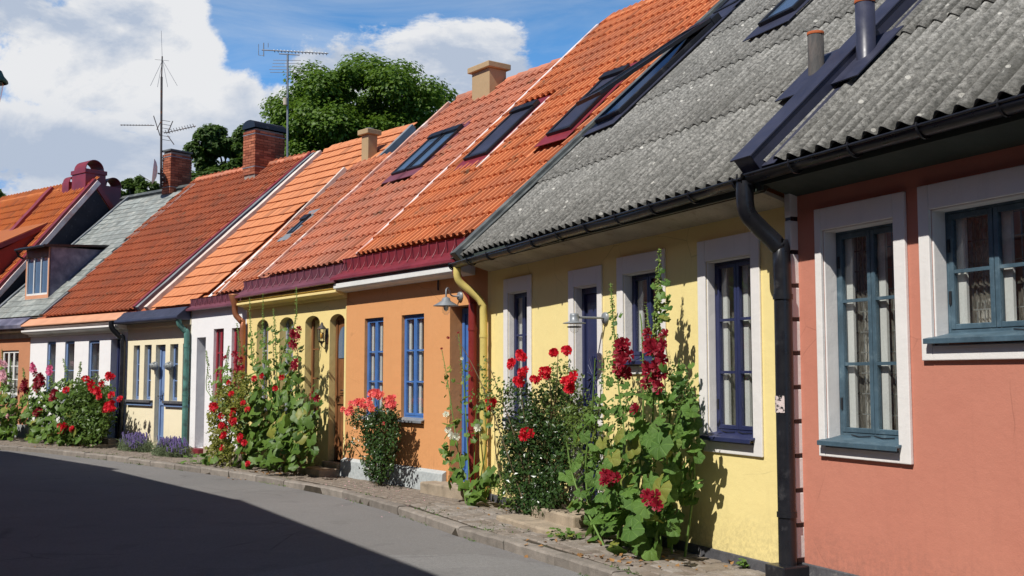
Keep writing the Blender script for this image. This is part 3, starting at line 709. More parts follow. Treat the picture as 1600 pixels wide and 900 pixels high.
def kinfo(p):
    """signed distance to the kerb line (positive towards the houses)"""
    best = 1e9; sg = 1
    for a, b in zip(K_, K_[1:]):
        ab = b - a; t_ = max(0, min(1, (p - a).dot(ab) / ab.dot(ab))); q = a + ab * t_; dd = (p - q).length
        if dd < best: best = dd; sg = 1 if ab.x * (p - a).y - ab.y * (p - a).x > 0 else -1
    return best * sg
def inner_(K, j, dd):
    tdir = (K[min(j + 1, len(K) - 1)] - K[max(j - 1, 0)]).normalized(); return K[j] + Vector((-tdir.y, tdir.x)) * dd
# kerb stones
kbm = MB(); kq = [inner_(K_, j, .115) for j in range(len(K_))]; ko = [inner_(K_, j, .012) for j in range(len(K_))]
kbm.add([(p.x, p.y, -.02) for p in ko] + [(p.x, p.y, -.02) for p in kq] + [(p.x, p.y, -.12) for p in ko], [(i, i + 1, len(K_) + i + 1, len(K_) + i) for i in range(len(K_) - 1)] + [(i, 2 * len(K_) + i, 2 * len(K_) + i + 1, i + 1) for i in range(len(K_) - 1)])
kerb = kbm.build('kerb', M_['joint'], kind='structure')
pts = smoothpath([(x, y, 0) for x, y in KERB[1:-1]], 6); acc = 0; cur = pts[0]; runs = [pts[0]]
path = [pts[0]]
for p in pts[1:]:
    while (p - path[-1]).length > 1.02: path.append(path[-1] + (p - path[-1]).normalized() * 1.0)
kb = MB()
for a, b in zip(path, path[1:]):
    dx = (b - a); L = dx.length - .012; tdir = dx.normalized(); nn = Vector((-tdir.y, tdir.x, 0))  # towards the houses
    s = MB(); W = .13; seg = 6; prof_ = [(0.006, -.14), (0.0, -.02), (.012, -.004), (.03, 0.0), (W, 0.0), (W, -.14)]
    vs = []
    for k in range(seg + 1):
        j1, j2 = uni(-.006, .006), uni(-.005, .004)
        for (q, z) in prof_: vs.append((k * L / seg, q + (j1 if q < .02 else 0), z + (j2 if z > -.05 else 0)))
    n = len(prof_); fs = [(k * n + q, (k + 1) * n + q, (k + 1) * n + q + 1, k * n + q + 1) for k in range(seg) for q in range(n - 1)] + [tuple(range(n)), tuple(range(seg * n, seg * n + n))[::-1]]
    s.add(vs, fs); o = s.build('kerb_stone', M_['stone'], kerb); o.location = a + Vector((0, 0, uni(-.006, .006))); o.rotation_euler = (0, 0, math.atan2(tdir.y, tdir.x))
# pavement bed: between the kerb and the walls (and on under them)
kin = [inner_(K_, j, .105) for j in range(len(K_))]
m = MB(); m.add([(p.x, p.y, -.014) for p in kin] + [(p.x + 2.8, p.y + 2.2, -.014) for p in kin], [(i, i + 1, len(kin) + i + 1, len(kin) + i) for i in range(len(kin) - 1)])
pave = m.build('pavement', M_['joint'], kind='structure')
def facade_dist(p):
    best = (1e9, 0, 0)
    for i in range(8):
        l = FR[i].Mi @ Vector((p.x, p.y, 0)); du = max(-l.x, 0, l.x - FR[i].L); dd = math.hypot(du, l.y)
        if dd < best[0]: best = (dd, i, l.x)
    return best
sets = []
for i in (RED, YEL, ORA, ARC, WH2, CRE, WH1):
    f = FR[i]; sz = .15 if i < ARC else .17; row = 0; o_ = .02
    while o_ < 2.4:
        dh = uni(.115, .135) if i < ARC else .15; u = (6. if i == RED else -.3) + (sz / 2 if row % 2 else 0)
        while u < f.L + .1:
            ln = uni(.12, .19); p = f.w(u + ln / 2, o_ + dh / 2); q = Vector((p.x, p.y))
            fd = facade_dist(q)
            if fd[1] == i and kinfo(q) > .13 + dh / 2 * .75: sets.append(((p - C0).length, i, u, o_, ln, dh))
            u += ln + .012
        o_ += dh + .012; row += 1
vis = [s_ for s_ in sets if (FR[s_[1]].w(s_[2], s_[3]).x / max(FR[s_[1]].w(s_[2], s_[3]).y, .1)) < .28]
hid = [s_ for s_ in sets if s_ not in vis]
vis.sort(); stuff = MB(); smesh = {}
def sett(m_, x, y, l, h, z, c=.012):
    j = lambda: uni(-.006, .006)
    vs = [(x + j(), y + j(), -.05), (x + l + j(), y + j(), -.05), (x + l + j(), y + h + j(), -.05), (x + j(), y + h + j(), -.05)]
    vs += [(vs[0][0], vs[0][1], z - c), (vs[1][0], vs[1][1], z - c), (vs[2][0], vs[2][1], z - c), (vs[3][0], vs[3][1], z - c)]
    vs += [(vs[0][0] + c, vs[0][1] + c, z + j() * .4), (vs[1][0] - c, vs[1][1] + c, z + j() * .4), (vs[2][0] - c, vs[2][1] - c, z + j() * .4), (vs[3][0] + c, vs[3][1] - c, z + j() * .4)]
    m_.add(vs, [(a, (a + 1) % 4, 4 + (a + 1) % 4, 4 + a) for a in range(4)] + [(4 + a, 4 + (a + 1) % 4, 8 + (a + 1) % 4, 8 + a) for a in range(4)] + [(8, 9, 10, 11)])
tmpl = []
for k in range(12):
    q = MB(); sett(q, 0, 0, 1 and .15, .125, 0); tmpl.append(q.mesh('paving_stone', M_['sett']))
for k, (dd, i, u, o_, ln, dh) in enumerate(vis + hid):
    z = uni(-.005, .005)
    if k < 300 and k < len(vis):
        o = bpy.data.objects.new('paving_stone', tmpl[k % 12]); COL.objects.link(o); o.parent = pave
        o.location = FR[i].w(u, o_, z); o.rotation_euler = (uni(-.02, .02), uni(-.02, .02), FR[i].rz + uni(-.03, .03)); o.scale = (ln / .15, dh / .125, 1)
    else:
        q = MB(); sett(q, 0, 0, ln, dh, 0); stuff.add([FR[i].M @ Vector((a + u, b + o_, c + z)) for a, b, c in q.v], q.f)
stuff.build('paving_stone', M_['sett'], pave, kind='stuff')

# ================================================================== HOUSES
ZP = -.14   # walls start below the pavement
def hz(i, x, y, o=0.): return wp(i, x, y, o)
# ---------------------------------------------------------------- salmon house (nearest)
H = house(RED, 'salmon plastered house nearest the viewer, grey blue windows in white surrounds, grey corrugated roof')
w1 = (8.88, 9.63, 1.13, 2.69, 0); w2 = (7.00, 8.55, 1.86, 2.70, 0)
more = [(4.6, 5.6, 1.13, 2.69, 0), (2.6, 3.5, .12, 2.6, 0)]
wall(RED, H, 0, 10, ZP, 3.06, [w1, w2] + more, M_['red'])
window(H, *w1[:4], -.115, M_['teal'], 2, 3, sill=M_['teal'], surround=(8.77, 9.70, .98, 2.86, M_['surround'], .03), hardware=True, label='tall window with six panes')
window(H, *w2[:4], -.115, M_['teal'], 4, 2, sill=M_['teal'], surround=(6.9, 8.645, 1.685, 2.87, M_['surround'], .03), hardware=True, label='low wide window with two rows of panes')
window(H, *more[0][:4], -.115, M_['teal'], 2, 3, sill=M_['teal'], surround=(4.47, 5.73, .98, 2.86, M_['surround'], .03))
door(H, *more[1][:4], -.2, M_['teal'], [(.05, .38), (.5, .95)])
MB().box(0, 9.985, .001, .025, ZP, .15).build('plinth', M_['tar'], H, bevel=.008)
MB().prof(0, 9.97, [(.0, 3.0), (.36, 3.09), (.36, 3.12), (.0, 3.03)]).build('soffit', M_['soffit_dark'], H)
ro = roof_base(H, RED, .36, 3.185, 0, 9.9, 7.6)
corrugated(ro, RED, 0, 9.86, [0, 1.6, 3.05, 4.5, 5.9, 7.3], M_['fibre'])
gutter(H, 0, 9.93, .435, 3.20, 3.135, M_['black']); MB().box(0, 9.95, .34, .362, 3.06, 3.19).build('fascia_board', M_['soffit_dark'], H)
cx, cv = rp(RED, .36, 3.185, 1354, 108)
def vent(H, ro, u, v, hgt, r, label, mat):
    c, s = math.cos(R(43)), math.sin(R(43)); x, y, z = ro.matrix_basis @ Vector((-u, v, 0))
    m = MB(); m.lathe((x, y, z), [(r, -.15), (r, hgt), (r * .86, hgt), (r * .84, hgt - .12)], 20); o = m.build('vent_pipe', mat, H); o['label'] = label
    MB().lathe((x, y, z), [(r * 1.05, hgt - .018), (r * 1.06, hgt + .006), (r * .85, hgt + .007), (r * .84, hgt - .1), (.001, hgt - .1)], 20).build('pipe_rim', M_['rust'], o)
    f = MB().box(-u - .22, -u + .20, v - .30, v + .38, .090, .10).build('flashing', M_['blackblue'], o); f.matrix_basis = ro.matrix_basis
    return o
vent(H, ro, cx, cv, .56, .078, 'dark blue grey vent pipe with rusty rim', M_['blackblue'])
for k in range(12):
    z = .17 + k * .265
    MB().box(9.925, 9.995, -.02, .075, z + .012, z + .253).build('quoin_block', M_['surround'], H, bevel=.01)
MB().box(9.927, 9.993, -.02, .066, .1, 3.2).build('quoin_backing', M_['black'], H)

# ---------------------------------------------------------------- pale yellow house
H = house(YEL, 'pale yellow house with dark blue door and windows under a grey corrugated roof')
wa = (.52, 1.18, 1.09, 2.60, 0); wb = (1.97, 2.64, 1.76, 2.61, 0); dr = (3.18, 3.72, .22, 2.56, 0); wc = (4.92, 5.50, 1.09, 2.62, 0)
wall(YEL, H, .0, 6.165, ZP, 3.0, [wa, wb, dr, wc], M_['yellow'])
navy = M_['navy']
window(H, *wa[:4], -.08, navy, 2, 3, sill=navy, surround=(.40, 1.30, .92, 2.79, M_['surround'], .022), hardware=True, label='big navy window with six panes')
window(H, *wb[:4], -.09, navy, 2, 1, sill=navy, surround=(1.85, 2.76, 1.60, 2.79, M_['surround'], .022), label='small high navy window')
window(H, *wc[:4], -.075, navy, 2, 3, sill=navy, surround=(4.81, 5.62, .92, 2.80, M_['surround'], .022), label='narrow navy window beside the yellow downpipe')
d_ = door(H, *dr[:4], -.09, navy, [(.03, .38), (.47, .97)], fan=True)
q = MB(); q.box(3.08, 3.18, .001, .022, .22, 2.75); q.box(3.72, 3.84, .001, .022, .22, 2.75); q.box(3.18, 3.72, .001, .021, 2.56, 2.75)
q.box(3.176, 3.192, -.09, .001, .22, 2.56); q.box(3.708, 3.724, -.09, .001, .22, 2.56); q.box(3.192, 3.708, -.09, .001, 2.545, 2.564); q.build('door_surround', M_['surround'], H, bevel=.006)
MB().box(.0, 3.05, .001, .02, ZP, .085).build('plinth', M_['tar'], H, bevel=.008); MB().box(3.9, 6.15, .001, .02, ZP, .085).build('plinth', M_['tar'], H, bevel=.008)
q = MB(); q.box(2.98, 3.98, .0, .42, ZP, .17); q.build('door_step', M_['step'], H, bevel=.02); MB().box(2.75, 4.25, .0, .72, ZP, .055).build('door_step', M_['step'], H, bevel=.02)
MB().prof(.0, 6.1, [(.0, 2.94), (.36, 3.045), (.36, 3.075), (.0, 2.98)]).build('soffit', M_['soffit'], H, bevel=.004)
ro = roof_base(H, YEL, .36, 3.12, -.05, 6.25, 7.6)
Yr = ro
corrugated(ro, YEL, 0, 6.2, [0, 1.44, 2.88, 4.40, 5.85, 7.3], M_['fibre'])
gutter(H, -.02, 6.28, .435, 3.115, 3.035, M_['black']); MB().box(-.1, 6.15, .34, .362, 3.02, 3.14).build('fascia_board', M_['soffit_dark'], H)
# coping on the party wall towards the salmon house
m = MB(); c0 = -.16; m.box(-c0 - .20, -c0 + .02, -.02, 7.8, -.05, .21); o = m.build('party_wall_coping', M_['blackblue'], H, bevel=.006); o.matrix_basis = ro.matrix_basis
q = MB(); q.box(-c0 + .022, -c0 + .17, .0, 7.8, .085, .095); q.box(-c0 - .23, -c0 + .03, -.03, 7.8, .211, .225); q.build('coping_sheet', M_['blackblue'], o, bevel=.003)
m = MB(); m.box(-6.30, -6.13, -.05, 7.7, -.06, .13); o = m.build('verge_flashing', M_['lead'], H, bevel=.006); o.matrix_basis = ro.matrix_basis
q = MB(); q.box(-6.44, -6.303, -.04, 7.7, .04, .055); q.box(-6.128, -6.02, .05, 7.7, .075, .088); q.build('flashing_sheet', M_['lead'], o, bevel=.003)
cx, cv = rp(YEL, .36, 3.12, 1276, 132); vent(H, ro, cx, cv, .46, .07, 'weathered grey vent pipe with rusty rim', M_['ventgrey'])
# roof windows
f = skylight(H, ro, 5.32, 5.98, 2.68, 4.9, M_['blackblue'], h=.16, label='open roof window beside the verge')
s = MB(); s.box(-5.98, -5.93, 2.60, 4.75, 0, .05); s.box(-5.37, -5.32, 2.60, 4.75, 0, .05); s.box(-5.929, -5.371, 2.60, 2.68, 0, .049); s.box(-5.929, -5.371, 4.65, 4.75, 0, .049)
o = s.build('open_sash', M_['black'], f); o.matrix_basis = Matrix.Translation((0, 4.7, .17)) @ Matrix.Rotation(R(-8), 4, 'X') @ Matrix.Translation((0, -4.7, 0))
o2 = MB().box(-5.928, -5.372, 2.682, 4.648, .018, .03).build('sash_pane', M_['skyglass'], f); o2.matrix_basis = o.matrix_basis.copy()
f = skylight(H, ro, 5.42, 5.98, 5.35, 6.9, M_['blackblue'], h=.12, label='upper roof window above the open one', pmat=M_['blackblue'])
f = skylight(H, ro, 2.62, 3.26, 3.62, 5.2, M_['blackblue'], h=.15, label='roof window high on the corrugated roof')
# downpipes at both ends
P = lambda x, y, o: (lambda r: (r[0], o, r[1]))(hz(YEL, x, y, o))
m_pts = smoothpath([(.02, .43, 3.10), (.02, .43, 2.95), (.02, .40, 2.84), (.0, .28, 2.72), (-.04, .17, 2.60), (-.05, .14, 2.45), (-.05, .14, 1.0), (-.05, .14, .12)], 4)
pipe(H, m_pts, .070, M_['black'], clamps=(2.2, .52), label='black downpipe beside the salmon house')
MB().box(-.16, .07, .02, .27, -.02, .14).build('drain_box', M_['black'], H, bevel=.012)
m = MB(); m.prof(.05, .17, [(.2, 1.0), (.2, 1.0)]) if False else None
q = MB(); rr = .0735
for k in range(6):
    a = R(40 + k * 17); a2 = R(40 + (k + 1) * 17); q.quad((-.05 - math.cos(a2) * rr, .14 + math.sin(a2) * rr, 1.30), (-.05 - math.cos(a) * rr, .14 + math.sin(a) * rr, 1.30), (-.05 - math.cos(a) * rr, .14 + math.sin(a) * rr, 1.43), (-.05 - math.cos(a2) * rr, .14 + math.sin(a2) * rr, 1.43))
st = surf('torn_paper_sticker', (.62, .52, .50), .8, .1, col2=(.02, .02, .02), c2=(.5, .56), c2s=34, bump=0); q.build('torn_sticker', st, H)
pipe(H, smoothpath([(6.17, .43, 3.03), (6.17, .43, 2.88), (6.16, .38, 2.78), (6.10, .22, 2.64), (6.06, .13, 2.52), (6.05, .11, 2.3), (6.05, .11, .9), (6.05, .11, .10)], 4), .049, M_['yellowpipe'], clamps=(2.1, .9), label='yellow painted downpipe')
MB().box(5.62, 5.98, .001, .014, .0, .001) if False else None

# ---------------------------------------------------------------- orange house
H = house(ORA, 'orange plastered house with bright blue windows and dark red gutter')
od = (.27, .93, .14, 2.54, 0); ow = (1.63, 2.28, .98, 2.48, 0); ow2 = (2.84, 3.45, .98, 2.48, 0)
wall(ORA, H, -.02, 4.085, ZP, 3.3, [od, ow, ow2], M_['orange'])
for q in (ow, ow2): window(H, *q[:4], -.05, M_['blue'], 2, 3, sill=M_['zinc'], curtain='side', inner=True, sillo=.05)
door(H, .29, .91, .14, 2.52, -.19, M_['blue'], [(.05, .38), (.5, .95)])
MB().prof(1.0, 4.083, [(.001, -.14), (.10, -.14), (.075, .25), (.001, .29)]).build('plinth', M_['plinth_blue'], H, bevel=.008)
MB().box(.12, 1.18, .0, .32, ZP, .15).build('door_step', M_['step'], H, bevel=.02)
cornice(H, .30, 4.12, [(0.0, 2.93), (.05, 2.93), (.10, 2.945), (.19, 2.955), (.225, 2.985), (.225, 3.06), (.15, 3.065), (.15, 3.11)], M_['whitepaint'])
band_gutter(H, .12, 4.16, .02, 3.29, 3.445, 3.29, 3.465, .27, 3.135, 3.15, M_['maroon'], 17)
OE, OZ = -.1, 3.50
ro = roof_base(H, ORA, OE, OZ, -.35, 3.86, 7.06, mat=M_['t_or'])
skies = ((2.62, 3.46, 2.15, 4.05), (.42, 1.2, 2.1, 4.2))
tiles(ro, ORA, -.28, 3.86, 7.0, .159, .385, 'deep', M_['t_or'], lambda u, v: not any(a < u < b and c < v < d for a, b, c, d in skies))
ridge(ro, -.3, 3.86, 7.06, M_['t_or'])
strip(ro, 3.88, 0, 7.0, .075, -.05, .065, M_['whitestrip'], u2=3.93)
skylight(H, ro, 2.70, 3.38, 2.38, 3.86, M_['maroon'], 'shutter', .12, 'closed dark roof shutter left of the pair')
MB().box(-2.60, -2.54, 2.0, 4.0, .05, .075).build('flashing_strip', M_['whitestrip'], H).matrix_basis = ro.matrix_basis
skylight(H, ro, .50, 1.08, 2.38, 4.0, M_['maroon'], 'shutter', .12, 'closed dark roof shutter beside the lead verge')
pipe(H, smoothpath([(.30, .30, 3.18), (.30, .30, 3.0), (.30, .27, 2.88), (.25, .16, 2.70), (.21, .10, 2.56), (.21, .10, 2.3), (.21, .10, .12)], 4), .055, M_['redpipe'], clamps=(2.2, .9), label='red downpipe')
MB().lathe((.30, .30, 3.10), [(.05, -.12), (.065, .0), (.085, .10), (.095, .11), (.08, .11), (.05, .02)], 14).build('rainwater_head', M_['maroon'], H)
MB().tube([(1.20, .03, 2.92), (1.20, .03, 2.78)], .016, 6).build('conduit_stub', M_['iron'], H)
gable(H, 3.70, OE, OZ, 7.06, M_['orange'])

# ---------------------------------------------------------------- ochre house with arched windows
H = house(ARC, 'ochre yellow house with arched windows, brown door and stepped cornice')
ad = (.06, .58, .20, 2.60, .10); a1 = (.95, 1.50, .98, 2.61, .10); a2 = (1.97, 2.54, .98, 2.63, .10); a3 = (3.03, 3.55, .98, 2.63, .10)
wall(ARC, H, 0.0, 4.04, ZP, 3.2, [ad, a1, a2, a3], M_['arch'], th=.36)
for q in (a1, a2, a3): window(H, *q[:4], -.12, M_['woodbrown'] if q is a1 else M_['greypaint'], 1 if q is a1 else 2, 3, sill=M_['zinc'], inner=False, curtain='full', sillo=.04)
door(H, .07, .57, .20, 2.58, -.11, M_['woodbrown'], [(.03, .38), (.45, .60)], glassarch=True)
MB().box(-.0, .85, .0, .45, ZP, .11).build('door_step', M_['step'], H, bevel=.03); MB().box(.04, .6, -.24, .1, .1, .2).build('threshold', M_['step'], H, bevel=.01)
cornice(H, -.02, 4.06, [(0, 2.84), (.05, 2.85), (.07, 2.89), (.18, 2.91), (.215, 2.925), (.215, 2.965), (.15, 2.975), (.16, 2.995), (.20, 3.0), (.20, 3.015), (.12, 3.02), (.12, 3.07)], M_['arch'])
band_gutter(H, -.06, 4.14, .02, 3.245, 3.40, 3.235, 3.385, .27, 3.115, 3.09, M_['maroon2'], 15)
AE, AZ = -.1, 3.43
ro = roof_base(H, ARC, AE, AZ, -.5, 3.72, 6.02, mat=M_['t_ar'])
tiles(ro, ARC, -.42, 3.66, 5.96, .205, .355, 'pan', M_['t_ar'], lambda u, v: not (1.2 < u < 2.42 and 2.6 < v < 4.35) and u > -.25 - .03 * v)
ridge(ro, -.5, 3.7, 6.0, M_['t_ar'])
strip(ro, 3.68, 0, 5.95, .08, -.05, .055, M_['pinkstrip'], u2=3.80)
skylight(H, ro, 1.78, 2.28, 2.85, 4.15, M_['maroon2'], 'glass', .11, 'left half of the paired roof windows')
skylight(H, ro, 1.22, 1.72, 2.85, 4.15, M_['maroon2'], 'glass', .11, 'right half of the paired roof windows')
gable(H, 3.5, AE, AZ, 6.02, M_['arch'])
def chimney(H, i, u, oo, z0, z1, w, d, kind, label=None):
    """chimney stack as a part of the house; u along, oo outwards"""
    ch = None
    if kind == 'plaster':
        m = MB(); m.box(u - w / 2, u + w / 2, oo - d / 2, oo + d / 2, z0, z1); ch = m.build('chimney', M_['beigechim'], H, bevel=.01)
        MB().box(u - w / 2 - .07, u + w / 2 + .07, oo - d / 2 - .07, oo + d / 2 + .07, z1 + .001, z1 + .12).build('chimney_cap', M_['beigechim'], ch, bevel=.015)
        MB().lathe((u, oo, z1 + .12), [(.10, 0), (.10, .05), (.07, .05), (.06, .0)], 12).build('flue', M_['lead'], ch)
    if label: ch['label'] = label
    return ch
def roofw(i, oe, ez, x, y):
    u, v = rp(i, oe, ez, x, y); return u, oe - v * math.cos(R(43)), ez + v * math.sin(R(43))
u, oo, z = roofw(ARC, AE, AZ, 764, 146); zt = hz(ARC, 764, 113, oo)[1]
chimney(H, ARC, u, oo, z - .7, zt, .62, .42, 'plaster', 'beige rendered chimney with slab cap')

# ---------------------------------------------------------------- white house with red windows
H = house(WH2, 'narrow white house with dark red window frames and copper downpipe')
wd = (1.84, 2.28, .12, 2.38, 0); x1 = (1.0, 1.47, 1.15, 2.53, 0); x2 = (.15, .64, 1.15, 2.52, 0)
wall(WH2, H, 0.0, 2.575, ZP, 3.06, [wd, x1, x2], M_['white'])
for q in (x1, x2): window(H, *q[:4], -.06, M_['redpaint'], 2, 3, sill=M_['zinc'], inner=False, curtain='full', sillo=.03)
door(H, 1.85, 2.27, .12, 2.36, -.20, M_['greypaint'], [(.05, .38), (.5, .95)])
MB().box(.0, 1.80, .001, .03, ZP, .17).build('plinth', M_['step'], H, bevel=.008); MB().box(1.78, 2.36, -.05, .14, .0, .12).build('door_step', M_['maroon'], H, bevel=.01)
band_gutter(H, -.03, 2.60, .01, 3.06, 3.195, 3.05, 3.18, .14, 2.985, 2.975, M_['maroon2'], 11)
WE, WZ = -.1, 3.22
ro = roof_base(H, WH2, WE, WZ, -.5, 1.95, 4.55, mat=M_['t_w2'], rear=False)
tiles(ro, WH2, -.3, 1.95, 4.5, .205, .355, 'pan', M_['t_w2'], lambda u, v: u > -.15 + .1 * v - .25 and not (.85 < u < 1.22 and 1.95 < v < 2.5))
ridge(ro, -.1, 2.0, 4.5, M_['t_w2'], r=.09)
strip(ro, 1.40, 0, 4.5, .07, -.05, .08, M_['mortar'], u2=2.10)
skylight(H, ro, .92, 1.18, 1.88, 2.48, M_['zinc'], 'glass', .08, 'tiny roof window')
P_ = [(.06, .22, 3.02), (.06, .22, 2.86), (.04, .20, 2.74), (-.02, .12, 2.62), (-.03, .09, 2.5), (-.03, .09, .9), (-.03, .09, .12)]
pipe(H, smoothpath(P_, 4), .055, M_['copper'], clamps=(1.9,), label='rust coloured downpipe')
MB().lathe((.06, .22, 2.98), [(.05, -.14), (.06, -.05), (.12, .14), (.125, .16), (.10, .16), (.04, .02)], 14).build('rainwater_head', M_['copper'], H)
gable(H, 2.3, WE, WZ, 4.5, M_['white'])

# ---------------------------------------------------------------- cream house with dusty blue door
H = house(CRE, 'cream house with dusty blue door and narrow deep windows between piers')
c1 = (2.44, 2.77, 1.06, 2.28, 0); c2 = (1.85, 2.21, 1.06, 2.28, 0); cd = (1.17, 1.64, .12, 2.27, 0); c3 = (.57, .95, 1.06, 2.27, 0); c4 = (.17, .36, 1.06, 2.27, 0)
wall(CRE, H, 0.0, 3.10, ZP, 2.95, [c1, c2, cd, c3, c4], M_['cream'])
for q in (c1, c2, c3, c4): window(H, *q[:4], -.085, M_['paleblue'], 1, 3, sill=M_['zinc'], inner=False, curtain='full', sillo=.03, th=.034)
door(H, 1.18, 1.63, .12, 2.25, -.10, M_['paleblue'], [(.03, .40), (.5, .95)], handle='far')
for a, b in ((1.72, 2.98), (.02, 1.10)):
    MB().box(a, b, .001, .09, 1.0, 1.055).build('sill', M_['tar'], H, bevel=.005); MB().box(a, b, .001, .05, .93, .999).build('sill_band', M_['paleblue'], H, bevel=.004)
cornice(H, .0, 3.1, [(0, 2.66), (.03, 2.66), (.03, 2.78), (.0, 2.79)], M_['cream'])
q = MB(); q.prof(.0, 3.12, [(.02, 2.76), (.32, 2.76), (.34, 2.80), (.33, 2.84), (.10, 3.04), (.02, 3.04)]); q.build('gutter', M_['blackblue'], H, bevel=.01)
CE, CZ = -.05, 3.07
ro = roof_base(H, CRE, CE, CZ, -1.6, 2.2, 6.2, mat=M_['t_cr'])
tiles(ro, CRE, -1.55, 2.2, 6.15, .235, .355, 'flat', M_['t_cr'], lambda u, v: u > .0 - .05 * v or v > 3.6)
ridge(ro, -1.6, 2.2, 6.2, M_['t_cr'], r=.1)
strip(ro, -1.62, 3.5, 6.2, .10, -.3, .10, M_['zinc'], 'verge_strip', u2=-1.62)
o = strip(ro, 2.23, 0, 6.15, .16, -.05, .09, M_['mortar'], u2=2.16)
pipe(H, smoothpath([(.10, .24, 2.80), (.10, .22, 2.66), (.04, .12, 2.52), (.02, .09, 2.4), (.02, .09, 1.2), (.02, .09, .12)], 4), .058, M_['verdigris'], clamps=(2.2, 1.2), label='green verdigris copper downpipe')
u, oo, z = roofw(CRE, CE, CZ, 577, 250); zt = hz(CRE, 577, 212, oo)[1]
chimney(H, CRE, u, oo, z - .6, zt, .26, .26, 'plaster', 'small beige chimney pot')
gable(H, -1.6, CE, CZ, 6.2, M_['tarwall'])

# ---------------------------------------------------------------- white house with blue windows
H = house(WH1, 'white house with pale cornice and grey blue windows behind climbing roses')
v1 = (3.60, 4.08, 1.0, 2.46, 0); v2 = (2.60, 3.10, 1.0, 2.45, 0); v3 = (1.33, 1.87, 1.0, 2.44, 0); vd = (.28, .78, .14, 2.46, 0)
wall(WH1, H, .0, 5.06, ZP, 2.95, [v1, v2, v3, vd], M_['white'])
for q in (v1, v2, v3): window(H, *q[:4], -.04, M_['paleblue'], 1, 2, sill=M_['zinc'], inner=False, curtain='full', sillo=.03)
door(H, .29, .77, .14, 2.44, -.16, M_['navy'], [(.03, .40), (.5, .95)])
q = MB(); q.box(.1, 1.2, .0, .35, ZP, .16); q.build('door_step', M_['step'], H, bevel=.02); MB().box(.0, 1.7, .0, .75, ZP, .05).build('door_step', M_['step'], H, bevel=.02)
cornice(H, .0, 5.08, [(0, 2.60), (.05, 2.61), (.07, 2.66), (.22, 2.69), (.25, 2.72), (.25, 2.76), (.18, 2.77), (.20, 2.84)], M_['surround'])
q = MB(); q.prof(-.02, 5.1, [(.06, 3.06), (.30, 2.885), (.30, 2.86), (.0, 2.86), (-.02, 3.06)]); q.build('eaves_sheet', M_['peach'], H, bevel=.004)
VE, VZ = .03, 3.08
ro = roof_base(H, WH1, VE, VZ, -.95, 4.75, 6.15, mat=M_['t_w1'])
tiles(ro, WH1, -.93, 4.75, 6.1, .2, .33, 'pan', M_['t_w1'], lambda u, v: u > -.50 - .09 * v + .1 and u < 4.30 + .08 * v)
ridge(ro, -.95, 4.6, 6.12, M_['t_ar'], r=.12)
strip(ro, -.40, 0, 6.1, .10, -.05, .12, M_['maroon'], u2=-.98)
strip(ro, -.52, 0, 6.1, .10, -.05, .10, M_['zinc'], u2=-1.10)
pipe(H, smoothpath([(.10, .36, 2.84), (.10, .34, 2.68), (.06, .18, 2.5), (.03, .10, 2.38), (.03, .10, 1.2), (.03, .10, .12)], 4), .06, M_['black'], clamps=(1.3,), label='black downpipe next to the dusty blue door house')
def brick_chimney(H, i, u, oo, z0, zb, z1, w, d, label, barrel=False, band=True):
    ch = MB().box(u - w / 2 + .03, u + w / 2 - .03, oo - d / 2 + .03, oo + d / 2 - .03, z0, z1 - .02).build('chimney', M_['brickcore'], H); ch['label'] = label
    e = [c for c in ()]
    ax = bpy.data.objects.new('brickwork', MB().box(-w / 2 + .03, w / 2 - .03, -d / 2 + .03, d / 2 - .03, 0, .01).mesh('brickwork', M_['brickcore']))
    bpy.data.objects.remove(ax)
    n0 = len(ch.children); bricks(ch, w - .06, d - .06, zb, z1, M_['brick'])
    for b in ch.children:
        if b.name.startswith('brick'): b.location = b.location + Vector((u, oo, 0))
    if band:
        q = MB(); zz = z1 - .17
        for zc in (zz, zb + .18): q.box(u - w / 2 - .012, u + w / 2 + .012, oo - d / 2 - .012, oo + d / 2 + .012, zc, zc + .02)
        q.build('steel_band', M_['zinc'], ch)
    if barrel:
        q = MB(); K = 10; vs = []; 
        for y in (oo - d / 2 - .03, oo + d / 2 + .03):
            for k in range(K + 1):
                a = math.pi * k / K; vs.append((u - math.cos(a) * (w / 2 + .02), y, z1 + .01 + math.sin(a) ** .7 * .22))
        fs = [(k, k + 1, K + 2 + k, K + 1 + k) for k in range(K)] + [tuple(range(K + 1))[::-1], tuple(range(K + 1, 2 * K + 2))]
        q.add(vs, fs); q.build('barrel_cowl', M_['black'], ch)
    else:
        MB().box(u - w / 2 - .02, u + w / 2 + .02, oo - d / 2 - .02, oo + d / 2 + .02, z1 + .001, z1 + .06).build('chimney_cap', M_['lead'], ch, bevel=.01)
    return ch
u, oo, z = roofw(WH1, VE, VZ, 412, 262); zt = hz(WH1, 412, 206, oo)[1]
brick_chimney(H, WH1, u, oo, z - .8, z - .25, zt, .55, .95, 'brick chimney with black barrel cowl', barrel=True)
gable(H, 4.5, VE, VZ, 6.15, M_['white'])

